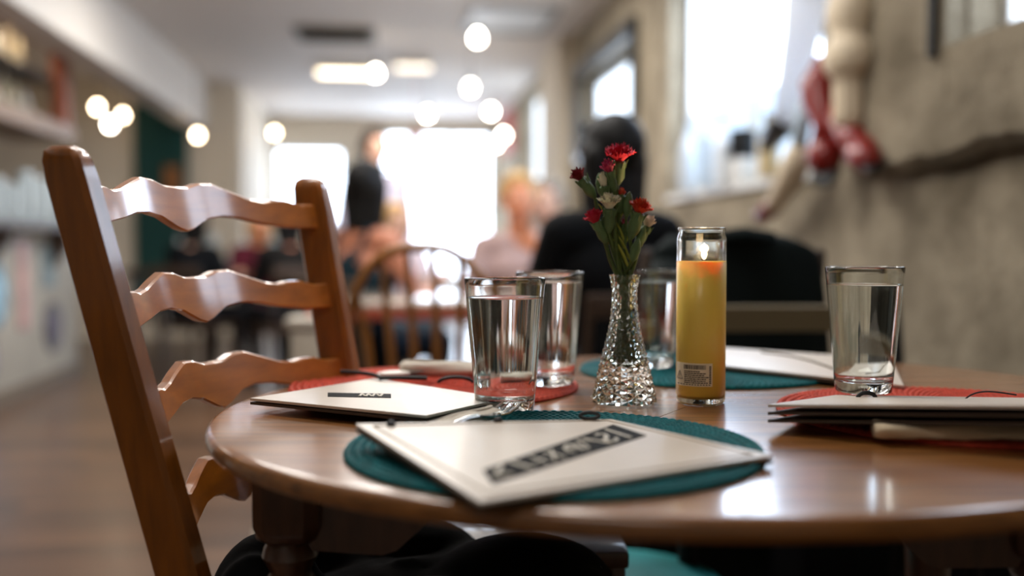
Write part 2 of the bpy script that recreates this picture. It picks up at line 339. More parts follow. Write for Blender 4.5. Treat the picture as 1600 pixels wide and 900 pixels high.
bm = BM(); box(bm, (-.14, -.3, 1.71), (.42, 4.85, .1), bev=.008); obj('bottom_shelf', bm, mat('shelf_brown', '8a715c', .5), cab, False)
bm = BM(); box(bm, (-.36, -.3, 2.05), (.03, 4.8, .7)); obj('back_panel', bm, mat('cabinet_back', 'a8977a', .6), cab, False)
bm = BM(); box(bm, (-.18, -.3, 2.055), (.32, 4.7, .02)); obj('middle_shelf', bm, DARKW, cab, False)
l = bpy.data.lights.new('cabinet_fill', 'AREA'); l.shape = 'RECTANGLE'; l.size = .06; l.size_y = 4.4; l.energy = 14; l.color = (1, .86, .66)  # added hidden light that brightens the cabinet interior
lo = bpy.data.objects.new('cabinet_fill', l); COL.objects.link(lo); lo.parent = cab; lo.location = (-.09, -.3, 2.385)
rnd = random.Random(5)
BC = [('cream', 'cfc2a0', 'pale cream'), ('straw', 'b99a55', 'straw yellow'), ('red', '9a1c1c', 'red'), ('white', 'd5d5cf', 'white'), ('green', '2f4a38', 'dark green'), ('pink', 'c79a92', 'pale pink')]
BMATS = [mat('bottle_' + n, c, .2, .6, coat=.5) for n, c, _ in BC]
def bottle_mesh(kind):
    bm = BM()
    P = [[(0, 0), (.036, 0), (.038, .01), (.038, .18), (.03, .215), (.014, .24), (.013, .3), (.016, .302), (.016, .315), (0, .315)],
         [(0, 0), (.045, 0), (.047, .01), (.047, .13), (.035, .17), (.016, .19), (.015, .23), (.018, .232), (.018, .25), (0, .25)],
         [(0, 0), (.03, 0), (.031, .01), (.03, .2), (.02, .23), (.012, .28), (.012, .33), (.014, .335), (.014, .345), (0, .345)]][kind]
    lathe(bm, P, 18); return bm
def bottle(loc, kind, ci, label, group):
    k = root('bottle', label, 'bottle', loc, 0, group); k.scale = (.82,) * 3
    obj('bottle_body', bottle_mesh(kind), BMATS[ci], k)
    bm = BM(); h = (.315, .25, .345)[kind]; lathe(bm, [(0, h - .03), (.0175, h - .03), (.0175, h + .008), (0, h + .008)], 12); obj('cap', bm, BLACKM if ci != 4 else STEEL, k)
    bm = BM(); r = (.0385, .0475, .0315)[kind]; lathe(bm, [(r - .001, .05), (r + .0006, .05), (r + .0006, .12), (r - .001, .12)], 18); obj('paper_label', bm, mat('bottle_paper', 'cfc7b4', .7), k)
for i in range(13):
    y = 4.7 + i * .185; bottle((-2.36, y, 2.067), i % 3, [0, 1, 0, 3, 0, 5, 0, 0, 2, 0, 3, 0, 0][i], 'bottle with a %s body on the upper shelf of the hanging cabinet' % BC[[0, 1, 0, 3, 0, 5, 0, 0, 2, 0, 3, 0, 0][i]][2], 'bottles on the upper shelf of the hanging cabinet')
for i in range(13):
    y = 4.68 + i * .19; c = [3, 0, 5, 0, 3, 3, 0, 3, 2, 5, 0, 0, 3][i]; bottle((-2.34, y, 1.762), (i + 1) % 3, c, 'bottle with a %s body on the bottom shelf of the hanging cabinet' % BC[c][2], 'bottles on the bottom shelf of the hanging cabinet')
JAR = mat('frosted_jar', 'd8e2e4', .15, .6, trans=.35, ior=1.3)
def tumbler_mesh():
    bm = BM(); lathe(bm, [(0, 0), (.034, 0), (.04, .12), (.042, .26), (.039, .26), (.036, .12), (.03, .012), (0, .012)], 20); return bm
t0 = obj('bar_glass', tumbler_mesh(), JAR); tag(t0, 'pale glass standing on the bar counter', 'glass', 'glasses standing on the bar counter'); t0.location = (-2.12, 4.9, 1.086)
for i in range(1, 22):
    c = t0.copy(); COL.objects.link(c); c.location = (-2.12 - .16 * (i % 2), 4.9 + i * .115, 1.086); c.scale = (1, 1, .8 + .35 * ((i * 7) % 5) / 4)
# decorative plates and signs on the bar front
def plate(Y, z, ry, rz, colr, rim, label, name='wall_plate'):
    k = root(name, label, 'plate', (-2.2, Y, z)); n = 36
    for nm, s, t, m in [('rim', 1.0, .012, rim), ('centre', .74, .018, colr)]:
        bm = BM(); loft(bm, [[Vector((.001, math.cos(2 * PI * i / n) * ry * s, math.sin(2 * PI * i / n) * rz * s)) for i in range(n)], [Vector((t, math.cos(2 * PI * i / n) * ry * s * .95, math.sin(2 * PI * i / n) * rz * s * .95)) for i in range(n)]]); obj(nm, bm, m, k, False)
plate(5.97, .66, .2, .2, mat('plate_blue', '7fa3b5', .4, var=.8, vscale=9), mat('plate_blue_rim', '4c7486', .4), 'round blue picture plate on the bar front')
plate(5.78, .31, .2, .2, mat('plate_lilac', 'a294ae', .4, var=.4, vscale=12), mat('plate_purple_rim', '4f3340', .4), 'round lilac plate with purple rim near the floor on the bar front')
plate(6.98, .4, .17, .17, mat('plate_dark', '3a1f38', .4, var=.4, vscale=12), mat('plate_dark_rim', '241a22', .4), 'dark purple oval plate low on the far end of the bar front')
for Y, z, sy, sz, c, lb in [(6.43, .7, .16, .55, 'b58d86', 'tall pink strip sign on the bar front'), (6.9, .8, .26, .26, '76878b', 'square grey-blue sign on the far end of the bar front')]:
    k = root('wall_sign', lb, 'sign', (-2.2, Y, z)); bm = BM(); box(bm, (.008, 0, 0), (.014, sy, sz), bev=.004); obj('board', bm, mat('sign_' + c, c, .5, var=.35, vscale=10), k, False)
# beyond the bar: teal curtain, wooden beam, round table lamp on the floor
bm = BM(); rings = []
for i in range(60):
    x = -2.48 + .52 * i / 59; y = 10.44 + .03 * math.sin(i * .9); rings.append((x, y))
poly = [Vector((x, y, 0)) for x, y in rings] + [Vector((x, y - .02, 0)) for x, y in rings[::-1]]
loft(bm, [[p + Vector((0, 0, z)) for p in poly] for z in (.25, 1.2, 2.36)]); tag(obj('curtain', bm, mat('teal_curtain', '0f4f4c', .8, .3, sheen=.2)), 'dark teal curtain hanging against the cream wall beyond the bar', 'curtain')
bm = BM(); box(bm, (-2.1, 10.38, 1.56), (.16, .02, .36), rz=0, bev=.004); tag(obj('orange_pennant', bm, mat('orange_cloth', '8a5a2e', .7)), 'small orange hanging on the teal curtain', 'hanging')
# far end: red banner, red pennant
bm = BM(); box(bm, (1.485, 11.9, 2.3), (.03, .9, .5), bev=.004); tag(obj('banner', bm, mat('red_banner', 'b03024', .7)), 'red banner hanging on the right wall by the far window', 'banner')
p = at(650, 222, 9)
bm = BM(); loft(bm, [[p + Vector((x, y, z)) for x, y in [(-s, -.01), (s, -.01), (s, .01), (-s, .01)]] for s, z in [(.055, .08), (.05, 0), (.008, -.13)]]); tube(bm, [p + Vector((0, 0, .08)), Vector((p.x, p.y, ZC))], .003, 6)
tag(obj('pennant', bm, mat('red_paper', 'd2452f', .6), None, False), 'small red paper pennant hanging in the middle of the room', 'pennant')
# ---------------------------------------------------------------- the near table
EC = Vector((0.2256, 1.19)); MA = Vector((.9076, .4199)); MI = Vector((-.4199, .9076))   # right / forward plan axes
tr = root('dining_table', 'oval brown wooden dining table with a centre seam and turned legs, set for four', 'table', G(EC.x, EC.y, 0), -YAW)
sd = Vector((.505, .863)); sd.normalize(); a0 = math.atan2(sd.dot(MI) / .506, sd.dot(MA) / .57)
TH = .02
for h in (0, 1):
    bm = BM(); rings = []; n = 96; per = Vector((-sd.y, sd.x)) * (1 if h == 0 else -1) * .0006
    prof = [(.012, -TH), (.004, -TH + .002), (.0005, -TH + .007), (0, -.009), (.0015, -.004), (.004, -.0012), (.008, -.0002), (.014, 0)]
    for off, z in prof:
        r = []
        for i in range(n + 1):
            t = a0 + h * PI + PI * i / n; q = MA * (math.cos(t) * (.5697 - off)) + MI * (math.sin(t) * (.5057 - off)) + per
            r.append(Vector((q.x, q.y, TZ + z)))
        rings.append(r)
    loft(bm, rings); o = obj('tabletop_half', bm, TABLE, tr)
def local(X, F): return Vector((X - EC.x, F - EC.y))
LEGS = [(-.222, .985), (.50, .93), (.60, 1.42), (.0, 1.49)]
for X, F in LEGS:
    q = local(X, F); bm = BM(); s = .029; c = .011
    oc = [(s, -s + c), (s, s - c), (s - c, s), (-s + c, s), (-s, s - c), (-s, -s + c), (-s + c, -s), (s - c, -s)]
    loft(bm, [[Vector((q.x + x * k, q.y + y * k, z)) for x, y in oc] for z, k in [(.731, 1.12), (.66, 1.12), (.648, .98), (.642, .7)]])
    lathe(bm, [(0, .644), (.022, .643), (.026, .636), (.028, .628), (.024, .62), (.02, .612), (.026, .602), (.03, .58), (.033, .53), (.03, .46), (.022, .38), (.018, .33), (.026, .32), (.026, .30), (.018, .29), (.022, .2), (.024, .12), (.017, .06), (.022, .03), (.02, 0), (0, 0)], 28, (q.x, q.y, 0))
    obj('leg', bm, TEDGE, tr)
def apron(p, q, hp):
    p, q = local(*p), local(*q); d = q - p; L = d.length; ang = math.atan2(d.y, d.x); bm = BM()
    bot = [(.02, .728), (L - .02, .728), (L - .02, .635), (L - .095, .632), (L - .11, .637), (L - .16, .684), (L / 2, .697), (.16, .684), (.11, .637), (.095, .632), (.02, .635)]
    prism(bm, bot, -.009, .009, Matrix.Translation((p.x, p.y, 0)) @ Matrix.Rotation(ang, 4, 'Z') @ Matrix.Rotation(PI / 2, 4, 'X'))
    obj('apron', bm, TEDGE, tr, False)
for i in range(4): apron(LEGS[i], LEGS[(i + 1) % 4], 0)
# ---------------------------------------------------------------- woven placemats
def mat_mesh(R, ridges=22, n=480):
    bm = BM(); rings = []; t = .0042; m = ridges * 4
    for j in range(m + 1):
        r = R * (1 - j / m) if j < m else .002
        ph = (j % 4); ring = []
        for i in range(n):
            br = .00045 * (1 if ((i // 2 + j // 4) % 2) else -1)
            z = t + (.0012 if ph == 2 else (.0007 if ph in (1, 3) else -.0022)) + (br if ph in (1, 2, 3) else 0)
            if j == 0: z = .0018
            a = 2 * PI * i / n; w = R * .006 * math.sin(3 * a + 1) * (r / R)
            ring.append(Vector(((r + w) * math.cos(a), (r + w) * math.sin(a), z)))
        rings.append(ring)
    base = [Vector((v.x * .995, v.y * .995, 0)) for v in rings[0]]
    loft(bm, [base] + rings); return bm
MR = .19
mt = obj('placemat', mat_mesh(MR), TEAL); tag(mt, 'teal woven round placemat under the nearest menu', 'placemat', 'round woven placemats on the table'); mt.location = G(.037, .903, TZ + .0005)
m2 = mt.copy(); COL.objects.link(m2); m2.location = G(.29, 1.475, TZ + .0005); m2['label'] = 'teal woven round placemat at the back of the table behind the candle'
mr = obj('placemat', mat_mesh(MR), RED); tag(mr, 'coral red woven round placemat on the left under a menu and napkin roll', 'placemat', 'round woven placemats on the table'); mr.location = G(-.103, 1.312, TZ + .0005)
m4 = mr.copy(); COL.objects.link(m4); m4.location = G(.487, 1.09, TZ + .0005); m4['label'] = 'coral red woven round placemat on the right under the raised menu'
MZ = TZ + .0062
# ---------------------------------------------------------------- menus
def sheet(bm, P, th, n=14, sag=0, seam=None):
    P = list(P)
    def S_(u, v):
        p = P[0].lerp(P[1], u).lerp(P[3].lerp(P[2], u), v); p = p.copy(); p.z += sag * math.sin(PI * u) * math.sin(PI * v); return p
    top = [[bm.verts.new(S_(i / n, j / n) + Vector((0, 0, th))) for i in range(n + 1)] for j in range(n + 1)]
    bot = [[bm.verts.new(S_(i / n, j / n)) for i in range(n + 1)] for j in range(n + 1)]
    for j in range(n):
        for i in range(n):
            bm.faces.new((top[j][i], top[j][i + 1], top[j + 1][i + 1], top[j + 1][i])); bm.faces.new((bot[j][i], bot[j + 1][i], bot[j + 1][i + 1], bot[j][i + 1]))
    for k in range(n):
        bm.faces.new((bot[0][k], bot[0][k + 1], top[0][k + 1], top[0][k])); bm.faces.new((bot[n][k + 1], bot[n][k], top[n][k], top[n][k + 1]))
        bm.faces.new((bot[k + 1][0], bot[k][0], top[k][0], top[k + 1][0])); bm.faces.new((bot[k][n], bot[k + 1][n], top[k + 1][n], top[k][n]))
    return S_
def loop_cord(o, pts, r=.0022):
    bm = BM(); tube(bm, pts, r, 8); obj('cord_loop', bm, CORD, o)
def menu(label, P, th=.0028, leaves=2, gap=.0016, sag=0, cover=CREAM):
    c = sum(P, Vector()) / 4; c.z = min(p.z for p in P); k = root('menu_folder', label, 'menu', c, 0, 'cream menu folders on the table'); P = [p - c for p in P]
    f = None
    for i in range(leaves):
        bm = BM(); Q = [p - Vector((0, 0, (th + gap) * i)) for p in P]; g = sheet(bm, Q, th, 14, sag); obj('cover' if i == 0 else 'back_cover', bm, cover if i == 0 else EDGE_SHADE, k, True)
        if i == 0: f = lambda u, v, d=0, g0=g: g0(u, v) + Vector((0, 0, th + d))
    return k, f
def stitched(k, f, m=.045):
    bm = BM()
    pts = [f(u, v, .0002) for u, v in [(m, m), (1 - m, m), (1 - m, 1 - m), (m, 1 - m)]]
    for a, b in zip(pts, pts[1:] + pts[:1]): tube(bm, [a.lerp(b, i / 8) for i in range(9)], .0009, 6)
    obj('stitched_border', bm, mat('stitching', 'a8977f', .6), k)
def on_menu(k, f, px, py):                                     # u, v of the menu surface seen at a pixel
    u = v = .5
    for _ in range(40):
        w = k.location + f(u, v); t = on(px, py, w.z); e = t - w
        du = (f(u + .01, v) - f(u, v)) / .01; dv = (f(u, v + .01) - f(u, v)) / .01
        d = du.x * dv.y - du.y * dv.x; u += (e.x * dv.y - e.y * dv.x) / d; v += (du.x * e.y - du.y * e.x) / d
    return u, v
# the nearest menu: A left, B front, C right, D back
P = [on(556, 662, TZ + .0275), on(750, 783, TZ + .0105), on(1208, 711, TZ + .0105), on(955, 655, TZ + .0105)]
k, f = menu('cream menu folder with a black lettered band, lying on the nearest teal placemat', [p - Vector((0, 0, .0028)) for p in P], sag=.0015)
stitched(k, f); M1 = k
U = [(1010, 681), (958, 664), (755, 735), (770, 757)]
def band(k, f, U, th=.0006):
    bm = BM(); n = 10
    def g(a, b):
        p = [U[0][i] + (U[3][i] - U[0][i]) * a for i in (0, 1)]; q = [U[1][i] + (U[2][i] - U[1][i]) * a for i in (0, 1)]
        return f(*on_menu(k, f, p[0] + (q[0] - p[0]) * b, p[1] + (q[1] - p[1]) * b), th)
    V = [[bm.verts.new(g(i / n, j / 3)) for j in range(4)] for i in range(n + 1)]; D = [[bm.verts.new(g(i / n, j / 3) - Vector((0, 0, .0007))) for j in range(4)] for i in range(n + 1)]
    for i in range(n):
        for j in range(3): bm.faces.new((V[i][j], V[i + 1][j], V[i + 1][j + 1], V[i][j + 1]))
    for i in range(n):
        for j in (0, 3): bm.faces.new((V[i][j], V[i + 1][j], D[i + 1][j], D[i][j]))
    for i in (0, n):
        for j in range(3): bm.faces.new((V[i][j], V[i][j + 1], D[i][j + 1], D[i][j]))
    o = obj('label_band', bm, INK, k, False); o['label'] = 'black band with pale handwritten lettering'; return o, g
bo, g = band(k, f, U)
def lettering(bo, g, strokes, r=.00085):                        # strokes in band coordinates (a along, b across)
    bm = BM()
    for s, w in strokes:
        pts = [Vector(g(a, b)) + Vector((0, 0, .0002)) for a, b in s]
        tube(bm, pts, [r * w] * len(pts), 8, flat=.35)
    o = obj('lettering', bm, CHALK, bo)
def arc(cx, cy, rx, ry, a0, a1, n=12): return [(cx + rx * math.cos(math.radians(a0 + (a1 - a0) * i / n)), cy + ry * math.sin(math.radians(a0 + (a1 - a0) * i / n))) for i in range(n + 1)]
def S_shape(c, w=.032): return [(c - w * .9, .30)] + arc(c - w * .1, .36, w * .85, .16, 200, 380, 8) + arc(c + w * .1, .64, w * .85, .14, 250, 60, 8) + [(c - w * .2, .8)]
STR = [([(.075, .12), (.085, .9)], 1.8), (S_shape(.17, .036), 2.2), ([(.2, .15), (.27, .82)], 2.0), ([(.245, .55), (.31, .85), (.325, .3)], 1.5), ([(.34, .2), (.40, .8)], 1.4), (arc(.40, .5, .04, .26, -60, 230), 1.7), ([(.36, .45), (.44, .58)], 1.4),
       ([(.50, .15), (.56, .85)], 1.6), ([(.57, .2), (.51, .8)], 1.5), ([(.62, .15), (.66, .85)], 1.2), ([(.60, .5), (.69, .4)], 1.2), ([(.72, .12), (.80, .88)], 2.4), ([(.86, .2), (.97, .45)], 2.6), ([(.87, .85), (.94, .5)], 2.2)]
lettering(bo, g, STR, .00085)
for px, py in [(611, 662), (778, 656)]:
    u, v = on_menu(k, f, px, py + 3); b = f(u, v); e = f(u, v + .03) - b; e.z = 0
    bm = BM(); ell(bm, b + Vector((0, 0, .0012)), (.0042, .0052, .0036)); obj('cord_knot', bm, CORD, k)
u, v = on_menu(k, f, 921, 657); b = f(u, v); ax = (f(u + .02, v) - f(u, v)); ax.z = 0; ax = (G(1, 0) - G(0, 0)).normalized()
loop_cord(k, [b + ax * (.0095 * math.cos(t)) + Vector((0, 0, .002 + .0028 * (1 + math.sin(t)))) + G(0, .002 * math.sin(t)) for t in [i * 2 * PI / 16 for i in range(17)]], .0019)
loop_cord(k, [f(.0, .62, .001) + G(0, .002), f(-.0, .8, .001) + G(0, .004)], .0014) if False else None
# left menu on the coral placemat
P = [on(391, 622, TZ + .016), on(666, 649, TZ + .017), on(790, 622, TZ + .0125), on(585, 591, TZ + .0125)]
k, f = menu('cream menu folder with a small dark band on the left coral placemat', [p - Vector((0, 0, .0028)) for p in P]); M2 = k
U = [(512, 620), (512, 614), (611, 616), (611, 622)]; bo2, g2 = band(k, f, U); bo2['label'] = 'small dark label band'
lettering(bo2, g2, [([(a, .2), (a + .04, .8)], 1.5) for a in (.5, .6, .7, .82)] + [([(a + .05, .25), (a, .75)], 1.2) for a in (.55, .65, .78)], .0011)
q = on(595, 592, TZ + .015) - k.location
loop_cord(k, bez(q + G(-.06, .05, .003), q + G(-.01, .03, .004), q + G(.0, .0, .001), 8) + bez(q + G(.0, .0, .001), q + G(.02, -.004, .003), q + G(.06, -.002, .001), 6), .0028)
q = on(712, 598, TZ + .014) - k.location
loop_cord(k, [q + G(.022 * math.cos(t), 0, .007 * math.sin(t)) for t in [PI * i / 12 for i in range(13)]], .0022)
# right menu, its near edge lifted by the napkin under it
P = [at(1200, 632, .985), at(1720, 634, .84), at(1640, 622, 1.12), on(1306, 617, TZ + .0125)]
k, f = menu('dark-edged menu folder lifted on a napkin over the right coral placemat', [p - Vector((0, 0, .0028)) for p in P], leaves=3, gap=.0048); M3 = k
q = on(1352, 621, TZ + .016) - k.location
loop_cord(k, [q + G(.010 * math.cos(t), -.004, .006 * math.sin(t)) for t in [PI * i / 12 for i in range(13)]], .0024)
q = at(1545, 617, 1.08) - k.location
loop_cord(k, [q + G(.05 * (t - .5) * 1.2, .0, .011 * math.sin(PI * t ** .6) - .012 * (1 - t)) for t in [i / 12 for i in range(13)]], .0009)
# back menu beside the candle
P = [on(1085, 566, TZ + .016), on(1412, 602, TZ + .0105), on(1392, 560, TZ + .014), on(1130, 543, TZ + .022)]
k, f = menu('cream menu folder on the rear teal placemat right of the candle', [p - Vector((0, 0, .0028)) for p in P], sag=.004); M4 = k
bm = BM(); pts = [Vector(f(*on_menu(k, f, *q), .0012)) for q in [(1190, 551), (1230, 556), (1270, 566), (1310, 580), (1345, 588)]]; tube(bm, pts, .0016, 6); obj('page_fold', bm, mat('fold_line', '6f6454', .7), k)
# ---------------------------------------------------------------- napkins and forks
def roll(label, p0, p1, r, m, flat=.7, group='napkins on the table'):
    d = p1 - p0; L = d.length; k = root('rolled_napkin', label, 'napkin', p0, math.atan2(d.y, d.x), group)
    bm = BM(); rings = []; n = 28
    for i in range(25):
        x = L * i / 24; rr = r * (1 + .07 * math.sin(i * .8) + .05 * math.sin(i * 2.1)); ring = []
        for j in range(n):
            a = 2 * PI * j / n; w = 1 + .10 * math.sin(3 * a + .25 * i); ring.append(Vector((x, rr * w * math.cos(a), max(.0, r * flat + rr * flat * w * math.sin(a)))))
        rings.append(ring)
    loft(bm, rings); obj('cloth', bm, m, k, 'all')
    bm = BM(); pts = [Vector((L * i / 12, r * .3 + .003 * math.sin(i), r * flat * 1.98)) for i in range(13)]; tube(bm, pts, .0022, 6); obj('cloth_edge', bm, m, k, 'all')
    return k
def fork(label, p, rz, pitch=0):
    k = root('fork', label, 'fork', p, rz); k.rotation_euler = (0, pitch, rz)
    bm = BM(); tube(bm, [(-.12, 0, .002), (-.05, 0, .003), (0, 0, .006), (.02, 0, .005)], [.007, .0045, .0035, .004], 10, flat=.4)
    loft(bm, [[Vector((x, y * w, z + t)) for y, t in [(-1, 0), (1, 0), (1, .0018), (-1, .0018)]] for x, w, z in [(.018, .004, .004), (.03, .0115, .002), (.046, .0125, .001)]]); obj('handle', bm, STEEL, k)
    for y in (-.0108, -.0036, .0036, .0108):
        bm = BM(); tube(bm, [(.044, y, .002), (.06, y, .001), (.078, y, .004), (.088, y * .96, .008)], [.0021, .0019, .0016, .0009], 8); obj('tine', bm, STEEL, k)
    return k
roll('white rolled napkin lying along the back of the left coral placemat', on(628, 585, MZ) , on(800, 589, MZ), .013, NAPK)
roll('white napkin roll tucked under the left corner of the nearest menu', on(612, 702, MZ), on(770, 655, MZ), .0105, NAPK, .62)
roll('beige folded napkin under the lifted right menu', on(1366, 683, MZ), on(1700, 690, MZ), .014, NAPB, .5)
fork('fork whose tines stick out at the base of the nearest glass', on(730, 662, MZ + .006), hdg(.5, .85), -.02)
k = root('spoon', 'pale spoon end lying beside the left napkin roll', 'spoon', on(615, 588, MZ + .001), hdg(1, .35)); bm = BM(); ell(bm, (0, 0, .004), (.024, .014, .004)); obj('bowl', bm, mat('spoon_pale', 'd9d0c4', .35), k); bm = BM(); tube(bm, [(.02, 0, .004), (.06, 0, .007), (.13, .01, .003)], [.004, .003, .005], 8, flat=.5); obj('handle', bm, STEEL, k)
# ---------------------------------------------------------------- water glasses
def water_glass(label, loc, level, sc=1.0):
    k = root('water_glass', label, 'glass', loc, 0, 'pint glasses of water on the table'); k.scale = (sc,) * 3
    r0, r1, h = .0325, .0452, .149; ro = lambda z: r0 + (r1 - r0) * z / h; wl = .0022
    P = [(0, .001), (r0 - .006, .001), (r0 - .002, 0), (r0, .002), (ro(.02), .02)] + [(ro(z), z) for z in (.05, .1, .14)] + [(r1, .1475), (r1 - .0005, .149), (r1 - wl + .0004, .149), (r1 - wl, .1475)] + [(ro(z) - wl, z) for z in (.14, .1, .05, .022)] + [(ro(.015) - wl - .003, .0155), (r0 - .012, .0135), (0, .013)]
    bm = BM(); lathe(bm, P, 96); obj('tumbler', bm, GLASS, k, 'all')
    e = .0004; bm = BM(); lathe(bm, [(0, .0127), (r0 - .0115, .0132), (ro(.015) - wl - .0026, .0152)] + [(ro(z) - wl + e, z) for z in (.022, .05, .1, level - .001)] + [(ro(level) - wl + e, level + .0006), (ro(level) - wl - .003, level - .0003), (0, level - .0005)], 96); o = obj('water', bm, WATER, k, 'all'); o['label'] = 'clear water'
    return k
water_glass('nearest glass of water, standing left of the flower vase', G(-.008, 1.118, TZ + .0005), .127, 1.01)
water_glass('glass of water on the left coral placemat, half hidden behind the nearest glass', G(.049, 1.30, MZ), .1355, .985)
water_glass('farthest glass of water on the rear teal placemat behind the vase', G(.213, 1.50, MZ), .130, .97)
water_glass('glass of water at the right standing on a menu corner', G(.413, 1.165, TZ + .0155), .128, .985)
# ---------------------------------------------------------------- bud vase with carnations
VL = G(.133, 1.175, TZ + .0005)
vk = root('bud_vase', 'cut crystal bud vase of carnations in the middle of the table', 'vase', VL)
VP = [(0, .0365), (.006, .0385), (.012, .0365), (.02, .0345), (.04, .0305), (.06, .0255), (.08, .0205), (.1, .0168), (.12, .0148), (.135, .0148), (.148, .0172), (.155, .0195), (.158, .0203)]
def vr(z): return lerp(VP, z)
bm = BM(); n = 26; rings = []; zs = [.002 + .0047 * i for i in range(33)]
for i, z in enumerate(zs):
    r = vr(z); amp = .045 if z < .145 else .02
    rings.append([(r * (1 + amp * (1 if (j + i) % 2 else -1)), 2 * PI * j / n, z) for j in range(n)])
V = [[bm.verts.new((r * math.cos(a), r * math.sin(a), z)) for r, a, z in ring] for ring in rings]
for i, (A, B) in enumerate(zip(V, V[1:])):
    for j in range(n):
        jj = (j + 1) % n
        if (i + j) % 2: bm.faces.new((A[j], A[jj], B[j])); bm.faces.new((A[jj], B[jj], B[j]))
        else: bm.faces.new((A[j], A[jj], B[jj])); bm.faces.new((A[j], B[jj], B[j]))
ins = [[bm.verts.new((max(.004, vr(z) - .0042) * math.cos(2 * PI * j / n), max(.004, vr(z) - .0042) * math.sin(2 * PI * j / n), z)) for j in range(n)] for z in (zs[-1], .14, .12, .1, .08, .06, .045)]
seq = [V[-1]] + ins
for A, B in zip(seq, seq[1:]):
    for j in range(n): jj = (j + 1) % n; bm.faces.new((A[j], A[jj], B[jj], B[j]))
bm.faces.new(ins[-1]); bm.faces.new(V[0][::-1]); obj('vase_body', bm, CRYSTAL, vk, False)
bm = BM(); e = -.0038; lathe(bm, [(0, .0452), (vr(.046) + e - .0006, .0455)] + [(vr(z) + e, z) for z in (.06, .08, .1, .112)] + [(0, .112)], 26); o = obj('water', bm, WATER, vk, 'all'); o['label'] = 'clear water'
STEM = mat('stem_green', '4a5a26', .55, .4, var=.35, vscale=40); CALYX = mat('calyx_green', '587044', .55, .4, var=.25, vscale=60); LEAFY = mat('yellow_green_leaf', '9a9a3a', .55, .4, var=.2, vscale=40)
PET = {c: mat('petal_' + c, h, .6, .3, var=.18, vscale=120, sss=.15) for c, h in dict(crimson='c22038', magenta='b02a52', maroon='74141f', white='ddd6bb', coral='d8432c', pink='d04a5c', pale='d9c3b4').items()}
rf = random.Random(11)
def petals(bm, O, ax, R, Hh, n_layers, frill, per=9):
    q = ax.to_track_quat('Z', 'Y').to_matrix()
    for L in range(n_layers):
        fr = (L + 1) / n_layers                              # 1 = outermost ring
        for k in range(per):
            a0 = 2 * PI * (k + .5 * (L % 2) + rf.random() * .4) / per; wd = 2 * PI / per * 1.25; nv, nu = 6, 10; g = []
            top = Hh * (1.15 - .35 * fr * fr) * rf.uniform(.88, 1.1); out = R * fr * rf.uniform(.85, 1.05)
            for i in range(nv + 1):
                v = i / nv; row = []
                for j in range(nu + 1):
                    u = j / nu - .5; a = a0 + u * wd * (.7 + .5 * v)
                    wav = frill * math.sin(j * 2.3 + k * 1.7 + L) * v * v
                    rr = .0025 + (out - .0025) * (v ** (1.5 if fr < .6 else 1.1)) + .10 * R * wav; zz = top * (v ** .8) + .09 * Hh * wav - .12 * Hh * fr * max(0, v - .7)
                    if i == nv: z_ = frill * .07 * Hh * (1 if j % 2 else -1); zz += z_; rr += rf.uniform(-.04, .04) * R
                    row.append(bm.verts.new(O + q @ Vector((rr * math.cos(a), rr * math.sin(a), zz))))
                g.append(row)
            for i in range(nv):
                for j in range(nu): bm.faces.new((g[i][j], g[i][j + 1], g[i + 1][j + 1], g[i + 1][j]))
def carnation(label, px, py, F, tilt, R, Hh, colr, cal=.022, layers=3, frill=1.0, cr=.0055, name='carnation'):
    """head centre at (px, py); tilt = (right, toward camera) lean of the bloom axis"""
    hd = at(px, py, F); ax = (G(tilt[0], -tilt[1]) + Vector((0, 0, 1))).normalized(); base = hd - ax * (Hh * .5); cb = base - ax * cal
    a = rf.uniform(0, 2 * PI); neck = VL + Vector((.006 * math.cos(a), .006 * math.sin(a), .150)) + G((px - 965) * .00012, 0); foot = VL + Vector((.012 * math.cos(a + 2.6), .012 * math.sin(a + 2.6), .05))
    k = root(name, label, 'flower', foot, 0, 'carnations in the bud vase')
    bm = BM(); petals(bm, base - foot, ax, R, Hh, layers, frill); obj('petals', bm, PET[colr], k, 'all')
    bm = BM(); tube(bm, [p - foot for p in [cb, cb + ax * cal * .12, cb + ax * cal * .4, cb + ax * cal * .8, base + ax * .002, base + ax * .004]], [.0022, .0042, cr * 1.06, cr, cr * 1.08, cr * .8], 14); obj('calyx', bm, CALYX, k)
    bm = BM()
    for t in range(5):
        b = 2 * PI * t / 5; q = ax.to_track_quat('Z', 'Y').to_matrix(); o1 = q @ Vector((math.cos(b), math.sin(b), 0))
        tube(bm, [base - foot + o1 * cr * .9 - ax * .004, base - foot + o1 * cr * 1.15 + ax * .002, base - foot + o1 * cr * 1.5 + ax * .006], [.0022, .0016, .0003], 6)
    obj('sepals', bm, CALYX, k)
    mid = cb.lerp(neck, .5) + ax * .012; pts = bez(cb, mid - Vector((0, 0, .01)), neck, 8) + [neck.lerp(foot, t) for t in (.3, .65, 1)]
    bm = BM(); tube(bm, [p - foot for p in pts], .0023, 8); obj('stem', bm, STEM, k)
    return k
FD = 1.172
carnation('crimson open carnation, topmost flower in the vase', 968, 244, FD, (.05, .25), .0185, .019, 'crimson', .026, 4, 1.2, .0075)
carnation('magenta half open carnation just under the topmost flower', 951, 263, FD - .012, (-.25, .2), .0095, .016, 'magenta', .02, 3, .8, .0055)
carnation('dark maroon carnation bud leaning far left', 905, 275, FD, (-.75, .15), .0105, .016, 'maroon', .024, 3, .6, .0065)
carnation('narrow white carnation bud left of the centre', 943, 284, FD - .008, (-.12, .15), .0072, .018, 'white', .018, 3, .3, .0052)
carnation('coral bud beside the narrow white bud', 957, 274, FD + .004, (-.1, .2), .007, .011, 'coral', .024, 2, .6, .0062)
